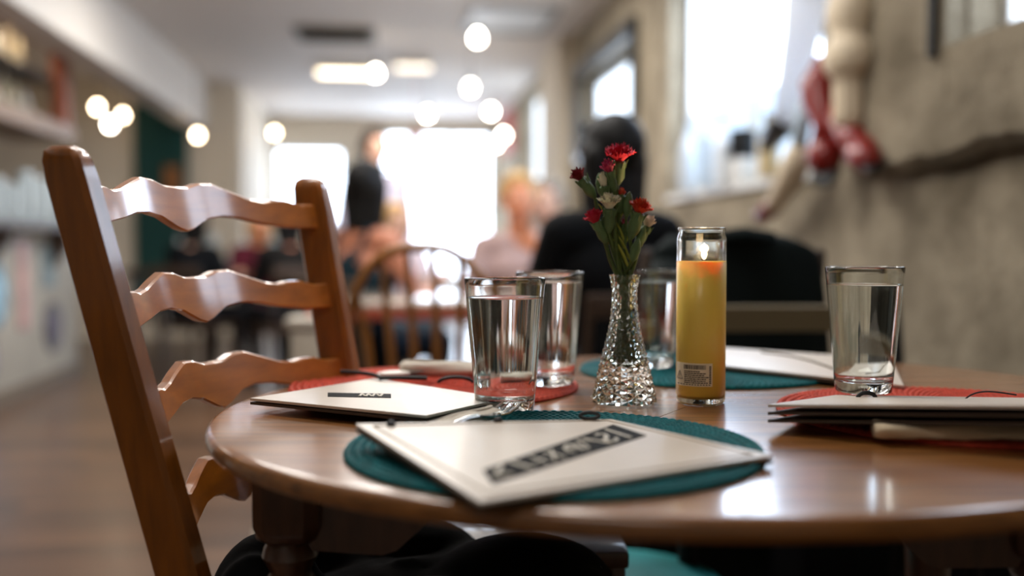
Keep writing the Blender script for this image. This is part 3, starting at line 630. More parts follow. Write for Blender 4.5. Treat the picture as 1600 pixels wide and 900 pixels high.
carnation('white open carnation in the middle of the bunch', 952, 318, FD - .016, (-.02, .3), .0140, .019, 'white', .026, 4, .6, .007)
carnation('deep pink carnation low on the left of the bunch', 929, 341, FD - .008, (-.5, .2), .0125, .017, 'crimson', .024, 3, .8, .006)
carnation('coral red open carnation low on the right of the bunch', 1000, 326, FD - .012, (.3, .2), .0148, .017, 'coral', .03, 4, .9, .0075)
carnation('small coral bud above the right coral carnation', 971, 302, FD + .006, (.15, .1), .005, .011, 'coral', .02, 2, .5, .0058)
carnation('pale pink bud on the far right of the bunch', 1013, 349, FD + .008, (.45, .1), .0085, .015, 'pale', .022, 3, .4, .0055)
carnation('small dark pink bud hidden low on the left of the bunch', 949, 352, FD + .01, (-.2, .1), .006, .01, 'pink', .018, 2, .5, .005)
carnation('tiny maroon bud low in the centre of the bunch', 975, 350, FD + .012, (.1, .1), .005, .009, 'maroon', .018, 2, .5, .005)
def greenbud(label, px, py, F, tilt, cal):
    hd = at(px, py, F); ax = (G(tilt[0], -tilt[1]) + Vector((0, 0, 1))).normalized(); cb = hd - ax * cal; foot = VL + Vector((rf.uniform(-.012, .012), rf.uniform(-.012, .012), .05)); neck = VL + Vector((rf.uniform(-.005, .005), rf.uniform(-.005, .005), .15))
    k = root('carnation_bud', label, 'flower bud', foot, 0, 'green buds in the bud vase')
    bm = BM(); tube(bm, [p - foot for p in [cb, cb + ax * cal * .2, cb + ax * cal * .55, cb + ax * cal * .85, hd]], [.0022, .0052, .006, .0035, .0006], 12); obj('calyx', bm, CALYX, k)
    bm = BM(); tube(bm, [p - foot for p in bez(cb, cb.lerp(neck, .5), neck, 6) + [neck.lerp(foot, .5), foot]], .0018, 8); obj('stem', bm, STEM, k)
    bm = BM()
    for s in (-1, 1):
        m0 = cb.lerp(neck, .45); d = G(.02 * s, 0) + Vector((0, 0, .035)); tube(bm, [p - foot for p in bez(m0, m0 + d * .5 + Vector((0, 0, .01)), m0 + d, 6)], [.0012, .002, .0022, .002, .0015, .001, .0003], 6, flat=.3)
    obj('leaf', bm, LEAFY, k)
greenbud('closed green bud rising right of the coral bud', 984, 299, FD, (.12, .1), .03)
greenbud('closed green bud low on the right side of the bunch', 1007, 352, FD - .004, (.3, .15), .03)
greenbud('yellowish green bud at the lower right of the bunch', 998, 372, FD - .014, (.25, .15), .028)
greenbud('closed green bud at the upper left behind the narrow white bud', 936, 270, FD + .012, (-.15, .1), .028)
# ---------------------------------------------------------------- candle in a tall glass
CL = G(.2245, 1.180, TZ + .0005); r = .0288
ck = root('candle', 'tall yellow candle burning in a clear glass cylinder', 'candle', CL, hdg(-.1902, -1))
bm = BM(); lathe(bm, [(0, .004), (.018, .003), (r - .003, 0), (r - .0008, .002), (r, .006), (r, .192), (r - .0006, .197), (r - .002, .2), (r - .002, .204), (r - .0008, .2055), (r - .0012, .2075), (r - .003, .2078), (r - .0036, .206), (r - .0044, .202), (r - .004, .199), (r - .0026, .195), (r - .0025, .01), (r - .006, .0072), (0, .0072)], 72); obj('glass_jar', bm, GLASS, ck, 'all')
e = r - .0021; bm = BM(); lathe(bm, [(0, .0068), (r - .0062, .0068), (r + .0002, .0105), (r + .0002, .167), (e, .168), (e - .0008, .1686), (e - .004, .1674), (.006, .1662), (0, .166)], 72); obj('wax', bm, WAX, ck, 'all')
bm = BM(); tube(bm, [(0, 0, .165), (.0005, .001, .171), (.001, .003, .1745)], .0009, 8); obj('wick', bm, CORD, ck)
bm = BM(); lathe(bm, [(0, 0), (.0022, .002), (.0034, .006), (.0028, .011), (.0014, .016), (0, .0205)], 16, (.001, .003, .1705)); obj('flame', bm, FLAME, ck)
l = bpy.data.lights.new('candle_light', 'POINT'); l.energy = 1.9; l.color = (1, .62, .3); l.shadow_soft_size = .005; lo = bpy.data.objects.new('flame_light', l); COL.objects.link(lo); lo.parent = ck; lo.location = (.001, .003, .184)
STK = mat('sticker_paper', 'f2dfbe', .55); PRN = mat('sticker_print', '3a2c1e', .6)
def cyl_patch(bm, a0, a1, z0, z1, rr, n=16, th=.00025, tilt=0):
    V = [[bm.verts.new(((rr + d) * math.cos(t), (rr + d) * math.sin(t), z + tilt * (t - a0))) for z, d in ((z0, 0), (z0, th), (z1, th), (z1, 0))] for t in [a0 + (a1 - a0) * i / n for i in range(n + 1)]]
    for A, B in zip(V, V[1:]):
        for j in range(3): bm.faces.new((A[j], B[j], B[j + 1], A[j + 1]))
    bm.faces.new(V[0]); bm.faces.new(V[-1][::-1])
A = lambda s: math.asin(max(-1, min(1, s)))                     # s: -1..1 across the visible width
bm = BM(); cyl_patch(bm, A(-.955), A(.46), .0225, .0495, r + .0003, 24); st = obj('warning_sticker', bm, STK, ck, False); st['label'] = 'small beige sticker with fine print'
bm = BM(); rr = r + .0006; rs = random.Random(3)
s = -.66
while s < .20:
    w = rs.choice([.012, .02, .034]); cyl_patch(bm, A(s), A(s + w), .0425, .0475, rr, 2, .0001); s += w + rs.choice([.014, .022])
for i in range(7):
    z = .0405 - .0022 * i; s = -.64
    while s < .26 - (.3 if i == 0 else .06 * (i % 3)):
        w = rs.uniform(.03, .12); cyl_patch(bm, A(s), A(s + w), z - .0012, z, rr, 3, .0001); s += w + .018
for z in [.026 + .0021 * i for i in range(10)]: cyl_patch(bm, A(.335), A(.41), z, z + .0014, rr, 2, .0001)
for i in range(12): a = -.9 + .11 * i; cyl_patch(bm, A(a), A(a + .07), .0240, .0250, rr, 2, .0001)
def ptri(p, q, w=.0006):
    bm2 = [Vector((rr * math.cos(A(x)), rr * math.sin(A(x)), z)) for x, z in [(p[0] + (q[0] - p[0]) * t / 4, p[1] + (q[1] - p[1]) * t / 4) for t in range(5)]]; tube(bm, bm2, w * .6, 5)
for p, q in [((-.92, .0305), (-.82, .040)), ((-.82, .040), (-.70, .0305)), ((-.70, .0305), (-.92, .0305)), ((-.815, .037), (-.812, .0335)), ((-.81, .0325), (-.81, .0318))]: ptri(p, q)
obj('print', bm, PRN, st, False)
# ---------------------------------------------------------------- ladder-back chair at the left
def back_z(z): return -.238 * (z - .45) if z > .45 else .05 * (z - .45)
lk = root('ladder_back_chair', 'honey-brown ladder-back wooden chair at the left side of the table', 'chair', G(-.238, 1.172, 0), hdg(.949, -.316))
HW = lambda z: .180 + .10 * (z - .45) if z > .45 else .180 + .02 * (z - .45)
for s in (-1, 1):
    bm = BM(); rings = []
    for z, k1 in [(0, .72), (.2, .85), (.42, 1), (.6, 1.03), (.8, 1.0), (.95, .98), (1.0, .97), (1.02, .92), (1.03, .78), (1.035, .5)]:
        x = back_z(z) + (.012 * max(0, z - .85)); y = s * HW(z); hx, hy, c = .026 * k1, .0145 * k1, .005
        rings.append([Vector((x + a, y + b, z)) for a, b in [(hx, -hy + c), (hx, hy - c), (hx - c, hy), (-hx + c, hy), (-hx, hy - c), (-hx, -hy + c), (-hx + c, -hy), (hx - c, -hy)]])
    loft(bm, rings); obj('back_post', bm, POSTW, lk)
TOPC = [(0, .0265), (.1, .027), (.2, .033), (.3, .034), (.42, .026), (.55, .017), (.66, .0135), (.72, .0165), (.80, .0170), (.88, .0115), (1, .0125)]
BOTC = [(0, -.029), (.06, -.026), (.2, -.0125), (.32, -.0085), (.45, -.010), (.6, -.0165), (.8, -.022), (1, -.021)]
for zc in (.983, .872, .768, .655):
    bm = BM(); n = 120; R = []
    for i in range(n + 1):
        u = -1 + 2 * i / n; a = abs(u); w = HW(zc) - .006; y = u * w; tp, bt = lerp(TOPC, a), lerp(BOTC, a); x0 = -.065 * (1 - u * u) + .008
        ring = []
        for dx, zz in [(.0075, bt + .002), (.0075, tp - .002), (.005, tp), (-.005, tp), (-.0075, tp - .002), (-.0075, bt + .002), (-.005, bt), (.005, bt)]:
            ring.append(Vector((back_z(zc) - .31 * zz + x0 + dx, y, zc + zz)))
        R.append(ring)
    loft(bm, R); obj('ladder_slat', bm, CHAIR, lk, True, 16)
bm = BM(); poly = [(-.03, -.18), (-.03, .18), (.05, .2), (.34, .23), (.385, .2), (.39, 0), (.385, -.2), (.34, -.23), (.05, -.2)]; prism(bm, poly, .435, .46); obj('seat', bm, CHAIR, lk, False)
for s in (-1, 1):
    bm = BM(); lathe(bm, [(0, 0), (.013, 0), (.015, .05), (.02, .2), (.017, .3), (.021, .34), (.017, .38), (.02, .437), (0, .437)], 20, (.34, s * .19, 0)); obj('front_leg', bm, POSTW, lk)
    bm = BM(); tube(bm, [(-.01, s * .178, .22), (.165, s * .184, .22), (.34, s * .19, .22)], [.009, .013, .009], 12); obj('stretcher', bm, POSTW, lk)
bm = BM(); tube(bm, [(.34, -.185, .28), (.34, 0, .28), (.34, .185, .28)], [.009, .015, .009], 12); obj('stretcher', bm, POSTW, lk)
# black coat heaped on its seat
bm = BM(); rc = random.Random(4)
for (x, y, z, a, b, c) in [(.12, -.02, .50, .15, .17, .07), (.24, .05, .53, .11, .13, .068), (.20, -.1, .525, .11, .09, .066), (.08, .1, .54, .1, .09, .055), (.3, .0, .525, .05, .1, .06), (.0, -.1, .55, .055, .07, .075), (.02, -.155, .53, .05, .04, .09), (.16, .14, .50, .13, .07, .055), (.1, -.16, .5, .1, .05, .045)]: ell(bm, (x, y, z), (a, b, c), Matrix.Rotation(rc.uniform(-.5, .5), 4, 'Z'))
for i in range(9):
    p = Vector((rc.uniform(.04, .25), rc.uniform(-.12, .12), .56)); d = Vector((rc.uniform(-1, 1), rc.uniform(-1, 1), 0)).normalized() * .08; capsule(bm, p - d, p + d + Vector((0, 0, -.01)), .018, .012)
coat = baked('coat', bm, BLACKC, None, .008, 6); coat.location = lk.location; coat.rotation_euler = lk.rotation_euler
tag(coat, 'black coat heaped on the seat of the ladder-back chair under the table', 'coat')
bm = BM(); 
for i in range(4): ell(bm, (.33, -.06 + .045 * i, .575 - .004 * i), (.006, .006, .004))
o = obj('coat_button', bm, CORD, coat)
# ---------------------------------------------------------------- seats under and behind the table
def turned_leg(h, r=.018): return [(0, 0), (r * .7, 0), (r * .8, .03), (r, h * .4), (r * .8, h * .55), (r * 1.15, h * .62), (r * .85, h * .7), (r, h), (0, h)]
TEALP = mat('teal_vinyl', '117a7c', .45, .5, var=.12, vscale=10)
k = root('stool', 'stool with a round teal seat under the far side of the table', 'stool', G(.165, 1.605))
bm = BM(); lathe(bm, [(0, .33), (.17, .33), (.185, .345), (.188, .37), (.18, .39), (.13, .399), (0, .402)], 48); obj('seat', bm, TEALP, k)
bm = BM(); lathe(bm, [(0, .30), (.165, .30), (.17, .33), (0, .33)], 40); obj('seat_ring', bm, DARKW, k)
for a in range(4):
    bm = BM(); t = PI / 4 + a * PI / 2; tube(bm, [(.15 * math.cos(t), .15 * math.sin(t), 0), (.125 * math.cos(t), .125 * math.sin(t), .305)], [.013, .017], 12); obj('leg', bm, DARKW, k)
BROWNW = mat('brown_stool_wood', '5a3d2a', .45, .5, coat=.4, var=.25, stretch=(5, 5, 1))
k = root('step_stool', 'small dark wooden box stool in front of the teal seat', 'stool', G(.04, 1.33), -YAW)
bm = BM(); box(bm, (0, 0, .535), (.22, .15, .022), bev=.005); obj('top', bm, BROWNW, k)
for s in (-1, 1): bm = BM(); box(bm, (s * .095, 0, .262), (.022, .135, .524), bev=.003); obj('side_panel', bm, BROWNW, k)
bm = BM(); box(bm, (0, -.055, .46), (.17, .016, .128)); obj('apron', bm, BROWNW, k)
BLACKP = mat('black_paint', '0d0d0e', .7, .3)
def plain_chair(name, label, X, F, head, rail_m, post_m, w=.5, top=.838, rails=((.80, .055), (.66, .045)), bow=.02):
    k = root(name, label, 'chair', G(X, F), head)
    for s in (-1, 1):
        bm = BM(); tube(bm, [(-.03, s * w / 2, 0), (0, s * w / 2, .45), (-.06, s * w / 2, top - .01), (-.061, s * w / 2, top)], [.014, .017, .0155, .008], 14); obj('back_post', bm, post_m, k)
        bm = BM(); tube(bm, [(.34, s * (w / 2 - .02), 0), (.32, s * (w / 2 - .02), .44)], [.013, .017], 12); obj('front_leg', bm, post_m, k)
    for z, h in rails:
        bm = BM(); R = []
        for i in range(17):
            u = -1 + i / 8; y = u * (w / 2 - .005); x = -.06 * (z - .45) / (top - .45) - bow * (1 - u * u)
            R.append([Vector((x + a, y, z + b)) for a, b in [(.009, -h / 2), (.011, h / 2 - .004), (.006, h / 2), (-.006, h / 2), (-.011, h / 2 - .004), (-.009, -h / 2)]])
        loft(bm, R); obj('back_rail', bm, rail_m, k)
    bm = BM(); box(bm, (.16, 0, .445), (.37, w - .0, .03), bev=.012); obj('seat', bm, post_m, k)
    for s in (-1, 1): bm = BM(); tube(bm, [(-.02, s * (w / 2 - .005), .25), (.33, s * (w / 2 - .02), .25)], .009, 8); obj('stretcher', bm, post_m, k)
    return k
plain_chair('dining_chair', 'black dining chair with olive back rails behind the table, right of the candle', .535, 2.02, hdg(.05, -1), OLIVE, BLACKP, .54, .832, ((.785, .055), (.67, .045)))
# chair with a jacket hung over its back
plain_chair('dining_chair', 'dark dining chair carrying the green-black jacket on its back', .52, 2.42, hdg(-.1, 1), DARKW, DARKW, .42, .93, ((.87, .08), (.72, .05)))
bm = BM(); rings = []; hd_ = hdg(-.1, 1)
PRF = [(.925, .10), (.945, .155), (.952, .19), (.94, .205), (.90, .215), (.82, .232), (.7, .25), (.56, .265), (.42, .27), (.25, .275), (.12, .27)]  # lower part lengthened to darken the floor behind it
n = 44
for z, hw in PRF[2:]:
    ring = []
    for i in range(n):
        a = 2 * PI * i / n; dep = .055 + .03 * (.95 - z); fold = .010 * math.sin(7 * a + 9 * z) * min(1, (.96 - z) * 5)
        sx = math.copysign(abs(math.sin(a)) ** .8, math.sin(a)); ring.append(Vector((-.06 * (z - .45) / .48 - .0 + (dep + fold) * math.cos(a), hw * sx, z - (.02 * abs(sx) ** 4 if z > .9 else 0))))
    rings.append(ring)
top = [Vector((v.x * .55 - .02, v.y * .82, .957 + .006 * math.sin(v.y * 40))) for v in rings[0]]
loft(bm, [top] + rings); jk = obj('jacket', bm, GREENC, None, 'all'); jk.location = G(.52, 2.42); jk.rotation_euler = (0, 0, hd_)
tag(jk, 'long green-black jacket hung over the back of a chair behind the candle', 'jacket')
bm = BM(); tube(bm, [(-.13, .17, .9), (-.15, .19, .75), (-.14, .21, .55), (-.13, .2, .44)], [.045, .05, .045, .038], 14); obj('sleeve', bm, GREENC, jk, 'all')
bm = BM(); tube(bm, [(-.10, -.08, .955), (-.125, 0, .962), (-.10, .08, .955)], [.016, .02, .016], 10); obj('collar', bm, GREENC, jk, 'all')
k = root('filler_bag', 'made-up black bag shape darkening the floor by the right wall behind the black chair', 'bag', G(.93, 2.36), -YAW + .1)  # made-up bag, added to darken the lit floor behind the chair
bm = BM(); loft(bm, [[Vector((x, .13 * sy * math.copysign(abs(math.cos(a)) ** .6, math.cos(a)), .21 + .2 * sz * math.copysign(abs(math.sin(a)) ** .6, math.sin(a)))) for a in [2 * PI * i / 28 for i in range(28)]] for x, sy, sz in [(-.3, .75, .8), (-.29, .95, .97), (-.24, 1, 1), (0, 1.04, 1.03), (.24, 1, 1), (.29, .95, .97), (.3, .75, .8)]]); obj('bag_body', bm, BLACKC, k)
for s in (-1, 1): bm = BM(); tube(bm, [(-.13, s * .09, .38), (-.1, s * .07, .47), (0, s * .05, .5), (.1, s * .07, .47), (.13, s * .09, .38)], .011, 8); obj('handle', bm, BLACKP, k)
# bow-back chair
wk = root('windsor_chair', 'brown bow-back spindle chair behind the left side of the table', 'chair', G(-.19, 2.62), hdg(.12, 1))
BOWW = mat('bow_chair_wood', 'a0682c', .4, .5, coat=.6, coat_rough=.15, var=.2, vscale=9)
bm = BM(); lathe(bm, [(0, .43), (.19, .43), (.215, .445), (.215, .462), (.19, .47), (0, .462)], 40); obj('seat', bm, BOWW, wk)
BW = .205; bp = []
for i in range(41):
    t = PI * i / 40; c, s = math.cos(t), math.sin(t); z = .47 + .465 * (s ** .62 if s > 0 else 0); bp.append(Vector((-.155 - .09 * (z - .47) / .465, BW * (abs(c) ** .82) * (1 if c > 0 else -1), z)))
bm = BM(); tube(bm, bp, .0125, 12); obj('bow', bm, BOWW, wk)
for y in (-.15, -.09, -.03, .03, .09, .15):
    j = min(bp, key=lambda p: abs(p.y - y * 1.08)); bm = BM(); tube(bm, [(-.15, y * .85, .46), (-.19, y * .97, .7), (j.x, y * 1.08, j.z)], [.008, .0105, .007], 8); obj('spindle', bm, BOWW, wk)
for a in range(4):
    t = PI / 4 + a * PI / 2; bm = BM(); tube(bm, [(.2 * math.cos(t), .2 * math.sin(t), 0), (.18 * math.cos(t), .18 * math.sin(t), .2), (.14 * math.cos(t), .14 * math.sin(t), .44)], [.012, .02, .013], 12); obj('leg', bm, BOWW, wk)
# ---------------------------------------------------------------- tables farther back
PALET = mat('pale_tabletop', 'cfc4b4', .22, .5, coat=1, coat_rough=.06); REDED = mat('coral_table_edge', 'b4553c', .5); PALEW = mat('pale_leg', 'c9bfae', .5)
def back_table(label, X, F, sx, sy, top=PALET, edge=REDED, legm=PALEW, z=TZ, head=-YAW):
    k = root('restaurant_table', label, 'table', G(X, F), head)
    bm = BM(); box(bm, (0, 0, z - .009), (sx, sy, .018), bev=.004); obj('tabletop', bm, top, k)
    bm = BM(); box(bm, (0, 0, z - .038), (sx + .004, sy + .004, .04), bev=.006); obj('table_edge', bm, edge, k)
    for a in (-1, 1):
        for b in (-1, 1): bm = BM(); tube(bm, [(a * (sx / 2 - .07), b * (sy / 2 - .07), 0), (a * (sx / 2 - .07), b * (sy / 2 - .07), z - .055)], [.022, .034], 4); obj('leg', bm, legm, k, False)
    return k
back_table('pale-topped table with a coral edge behind the bow-back chair', -.18, 3.72, 1.0, .85)
back_table('pale-topped table under the far windows', 0, 6.45, 1.1, .8, edge=PALEW)
back_table('dark table by the bar, laid with napkins and glasses', -2.35, 8.3, 1.5, .8, DARKW, DARKW, DARKW)
k = root('pedestal', 'pale square pedestal post by the bow-back chair', 'post', G(-.665, 3.25), -YAW); bm = BM(); box(bm, (0, 0, .33), (.1, .1, .66), bev=.008); obj('post', bm, PALEW, k); bm = BM(); box(bm, (0, 0, .69), (.13, .13, .03), bev=.008); obj('cap', bm, PALEW, k); bm = BM(); box(bm, (0, 0, .02), (.3, .3, .04), bev=.01); obj('foot', bm, PALEW, k)
t1 = obj('table_glass', tumbler_mesh(), JAR); tag(t1, 'pale glass standing on the dark table by the bar', 'glass', 'glasses on the dark table by the bar'); q = G(-2.7, 8.15); t1.location = (q.x, q.y, TZ + .001)
for X, F, s in [(-2.5, 8.3, 1.1), (-2.2, 8.1, .8), (-2.0, 8.35, 1), (-1.85, 8.1, .7)]:
    c = t1.copy(); COL.objects.link(c); q = G(X, F); c.location = (q.x, q.y, TZ + .001); c.scale = (1, 1, s)
for X, F, c, lb in [(-2.6, 8.0, 'b8756a', 'small pink folded napkin on the dark table by the bar'), (-2.3, 8.25, 'cfd4d2', 'small white folded napkin on the dark table by the bar'), (-1.9, 8.22, '2f8280', 'small teal folded napkin on the dark table by the bar')]:
    k = root('folded_napkin', lb, 'napkin', G(X, F, TZ + .001)); bm = BM(); loft(bm, [[Vector((x * s, y * s, z)) for x, y in [(-.1, -.05), (.1, -.05), (.1, .05), (-.1, .05)]] for z, s in [(0, 1), (.06, .8), (.14, .2)]]); obj('cloth', bm, mat('napkin_' + c, c, .8), k, False)
# ---------------------------------------------------------------- people
SKIN = {n: mat('skin_' + n, c, .5, .4, sss=.1) for n, c in dict(pale='d3a58c', warm='d08a66', brown='9a6146', tan='b5755a').items()}
HAIR = {n: mat('hair_' + n, c, .6, .2, var=.3, vscale=40, stretch=(8, 8, 1)) for n, c in dict(black='0a0807', brown='2c1d16', blond='b9935f', grey='8d8378').items()}
EYEW = mat('eye_white', 'e6e2dc', .3); EYED = mat('eye_dark', '1c130e', .2); LIP = mat('lips', '9c4a42', .5)
def person(label, X, F, face, pose='sit', skin='pale', hair='black', hairlen=.3, top='10141a', legs='16181e', sleeves=True, vox=.011, lean=0, arms='table', head_turn=0, scale=1.0, bare=False, chair=None, z0=0, strap=False):
    k = root('person', label, 'person', G(X, F, z0), math.atan2(G(*face).y, G(*face).x)); k.scale = (scale,) * 3
    SK = SKIN[skin]; V = Vector
    hz = .52 if pose == 'sit' else .93
    pel = V((0, 0, hz)); ch = V((.03 + lean * .3, 0, hz + .30)); nk = V((.02 + lean * .5, 0, hz + .50)); hd = nk + V((.035 + lean * .1, 0, .155))
    sh = [ch + V((-.01 + lean * .15, s * .165, .135)) for s in (1, -1)]
    if arms == 'table': el = [s_ + V((.10, (.07 if s_.y > 0 else -.07), -.27)) for s_ in sh]; wr = [e + V((.235, -.09 if e.y > 0 else .09, .10)) for e in el]
    elif arms == 'face': el = [sh[0] + V((.2, .03, -.24)), sh[1] + V((.1, -.07, -.27))]; wr = [el[0] + V((.02, -.12, .22)), el[1] + V((.235, .09, .04))]
    else: el = [s_ + V((-.02, (.05 if s_.y > 0 else -.05), -.29)) for s_ in sh]; wr = [e + V((.06, 0, -.24)) for e in el]
    if pose == 'sit': kn = [V((.43, s * .12, .50)) for s in (1, -1)]; an = [V((.40, s * .12, .09)) for s in (1, -1)]
    else: kn = [V((.03, s * .1, .5)) for s in (1, -1)]; an = [V((0, s * .1, .09)) for s in (1, -1)]
    hp = [pel + V((0, s * .09, 0)) for s in (1, -1)]
    bm = BM(); capsule(bm, pel, ch, .115, .11, 16); capsule(bm, ch + V((0, .05, .02)), ch + V((0, -.05, .02)), .105, .105, 16); capsule(bm, sh[0] - V((0, .03, 0)), sh[1] + V((0, .03, 0)), .06, .06, 14); capsule(bm, nk - V((.01, 0, .05)), hd - V((.02, 0, .05)), .056, .05, 14)
    for i in (0, 1):
        capsule(bm, sh[i], el[i], .05, .037); capsule(bm, el[i], wr[i], .037, .025); capsule(bm, hp[i], kn[i], .085, .055); capsule(bm, kn[i], an[i], .053, .036)
        capsule(bm, an[i], an[i] + V((.13, 0, -.055)), .036, .028)
        # a hand: palm, four fingers of unequal length bent at the knuckle, and a thumb
        d = (wr[i] - el[i]).normalized(); sd_ = V((0, 1, 0)) if abs(d.y) < .8 else V((1, 0, 0)); sd_ = (sd_ - d * sd_.dot(d)).normalized(); nn = d.cross(sd_); nn = nn if nn.z < 0 else -nn; pc = wr[i] + d * .05
        ell(bm, pc, (.046, .038, .019), Matrix((d, sd_, nn)).transposed().to_4x4(), 2); ino = -1 if i == 0 else 1
        for j, (o_, ln) in enumerate([(-.03, .062), (-.01, .074), (.011, .07), (.03, .055)]):
            p0 = pc + d * .03 + sd_ * o_ * (-ino); p1 = p0 + d * ln * .55 + nn * .008; p2 = p1 + d * ln * .35 + nn * .028; capsule(bm, p0, p1, .0095, .0088, 8); capsule(bm, p1, p2, .0088, .0075, 8)
        t0_ = pc - d * .01 + sd_ * .03 * ino; t1_ = t0_ + d * .03 + sd_ * .028 * ino + nn * .006; capsule(bm, t0_, t1_, .0115, .0105, 8); capsule(bm, t1_, t1_ + d * .03 + nn * .008, .0105, .008, 8)
    R = Matrix.Rotation(head_turn, 4, 'Z') @ Matrix.Rotation(lean * .5, 4, 'Y'); Hh = lambda x, y, z: hd + (R @ V((x, y, z)))
    ell(bm, Hh(-.012, 0, .025), (.098, .076, .10), R); ell(bm, Hh(.022, 0, -.04), (.07, .058, .078), R); ell(bm, Hh(.055, 0, -.088), (.028, .03, .024), R)
    capsule(bm, Hh(.083, 0, .018), Hh(.104, 0, -.022), .011, .0155, 10); ell(bm, Hh(.08, 0, .035), (.018, .055, .012), R)
    for s in (1, -1): ell(bm, Hh(-.008, s * .077, -.005), (.022, .009, .033), R)
    baked('body', bm, SK, k, vox)
    for s in (1, -1):
        bm = BM(); ell(bm, Hh(.076, s * .031, .012), (.014, .014, .011), R, 2); e = obj('eye', bm, EYEW, k, 'all'); bm = BM(); ell(bm, Hh(.086, s * .031, .012), (.006, .007, .007), R, 2); obj('iris', bm, EYED, e, 'all')
    bm = BM(); ell(bm, Hh(.084, 0, -.053), (.012, .024, .0075), R, 2); obj('lips', bm, LIP, k, 'all')
    # hair follows the skull and falls behind the shoulders
    HM = HAIR[hair]; bm = BM(); ell(bm, Hh(-.028, 0, .04), (.104, .089, .102), R); ell(bm, Hh(.035, 0, .098), (.05, .07, .028), R)
    if hairlen > .02:
        for s in (-1, -.5, 0, .5, 1): capsule(bm, Hh(-.055 + .02 * abs(s), s * .068, .0), Hh(-.085 + .03 * abs(s), s * .062, -hairlen), .045, .02, 10)
        for s in (-1, 1): capsule(bm, Hh(-.0, s * .082, .03), Hh(-.0, s * .07, -hairlen * .85), .022, .014, 10)
    baked('hair', bm, HM, k, vox, 3)
    TM = mat('top_' + top, top, .85, .15); bm = BM(); g = .012
    if bare: capsule(bm, pel + V((0, 0, .02)), ch, .115 + g, .112 + g, 16); capsule(bm, ch + V((0, .045, -.02)), ch + V((0, -.045, -.02)), .108 + g, .108 + g, 16)
    else:
        capsule(bm, pel + V((0, 0, .0)), ch, .118 + g, .112 + g, 16); capsule(bm, ch + V((0, .05, .02)), ch + V((0, -.05, .02)), .105 + g, .105 + g, 16); capsule(bm, sh[0] - V((0, .03, 0)), sh[1] + V((0, .03, 0)), .06 + g, .06 + g, 14)
        for i in (0, 1):
            capsule(bm, sh[i], el[i] if sleeves else sh[i].lerp(el[i], .5), .052 + g, .042 + g)
            if sleeves: capsule(bm, el[i], el[i].lerp(wr[i], .8), .04 + g, .028 + g)
    baked('shirt', bm, TM, k, vox)
    if bare and strap:
        for s in (1, -1): bm = BM(); tube(bm, [ch + V((.1, s * .07, .07)), ch + V((.06, s * .085, .19)), ch + V((-.05, s * .08, .19)), ch + V((-.115, s * .07, .06))], .012, 8); obj('strap', bm, TM, k)
    LM = mat('trousers_' + legs, legs, .85, .2); bm = BM(); capsule(bm, hp[0], hp[1], .112, .112, 14)
    for i in (0, 1): capsule(bm, hp[i], kn[i], .097, .067); capsule(bm, kn[i], an[i] + V((0, 0, .03)), .065, .05)
    baked('trousers', bm, LM, k, vox)
    for i in (0, 1): bm = BM(); capsule(bm, an[i] + V((-.02, 0, -.035)), an[i] + V((.14, 0, -.05)), .05, .038); baked('shoe', bm, BLACKC, k, vox)
    return k
def seat_for(label, X, F, face):       # simple café stool chair under a seated guest
    k = root('cafe_chair', label, 'chair', G(X, F), math.atan2(G(*face).y, G(*face).x))
    bm = BM(); box(bm, (.06, 0, .40), (.42, .40, .035), bev=.012); obj('seat', bm, DARKW, k)
    for a, b in [(-.12, -.17), (-.12, .17), (.24, -.17), (.24, .17)]: bm = BM(); tube(bm, [(a, b, 0), (a, b, .39)], [.012, .016], 10); obj('leg', bm, DARKW, k)
    for b in (-.17, .17): bm = BM(); tube(bm, [(-.15, b, .39), (-.2, b, .8)], .012, 10); obj('back_post', bm, DARKW, k)
    bm = BM(); box(bm, (-.195, 0, .77), (.022, .36, .07), bev=.008); obj('back_rail', bm, DARKW, k)
F0 = (-.15, 1)
person('person with long black hair in a black top, sitting turned away behind the flowers', .31, 2.98, (-.35, 1), 'sit', 'brown', 'black', .34, '090b0e', '101216', False, .010, 0, 'table', .25, 1.02)
seat_for('dark chair under the person with long black hair', .31, 2.98, (-.35, 1))
person('person with a dark bob and bare shoulders in a dark top, by the bow-back chair', -.67, 4.25, (.55, .8), 'sit', 'tan', 'black', .17, '10242c', '14202c', False, .011, .05, 'table', .2, 1.0, True, strap=True)
seat_for('dark chair under the person with bare shoulders', -.67, 4.25, (.55, .8))
person('person with light hair and a warm lit face, sitting beyond the bow-back chair', .03, 4.6, (.0, -1), 'sit', 'warm', 'blond', .02, 'a48c88', '2a2a30', True, .011, .05, 'face', .1, .975)
seat_for('dark chair under the person with the warm lit face', .03, 4.6, (.0, -1))
person('person with a grey-white head sitting right of the one with the warm lit face', .2, 5.35, (-.3, -1), 'sit', 'pale', 'grey', .03, 'b9aeb0', '2a2a30', True, .013, 0, 'table', 0, 1.0)
seat_for('dark chair under the person with the grey-white head', .2, 5.35, (-.3, -1))
person('standing person with dark hair in a pale lavender shirt in front of the far window', -.92, 6.7, (.3, -1), 'stand', 'pale', 'brown', .05, 'bdb6c6', '40444e', True, .013, 0, 'down', .3, 1.0)
person('small person with light brown hair in a pale top, behind the bare-shouldered one', -.72, 6.1, (.4, -.8), 'sit', 'pale', 'blond', .12, 'c9bcc4', '3a4650', True, .013, 0, 'table', 0, .92)
seat_for('dark chair under the small person with light brown hair', -.72, 6.1, (.4, -.8))
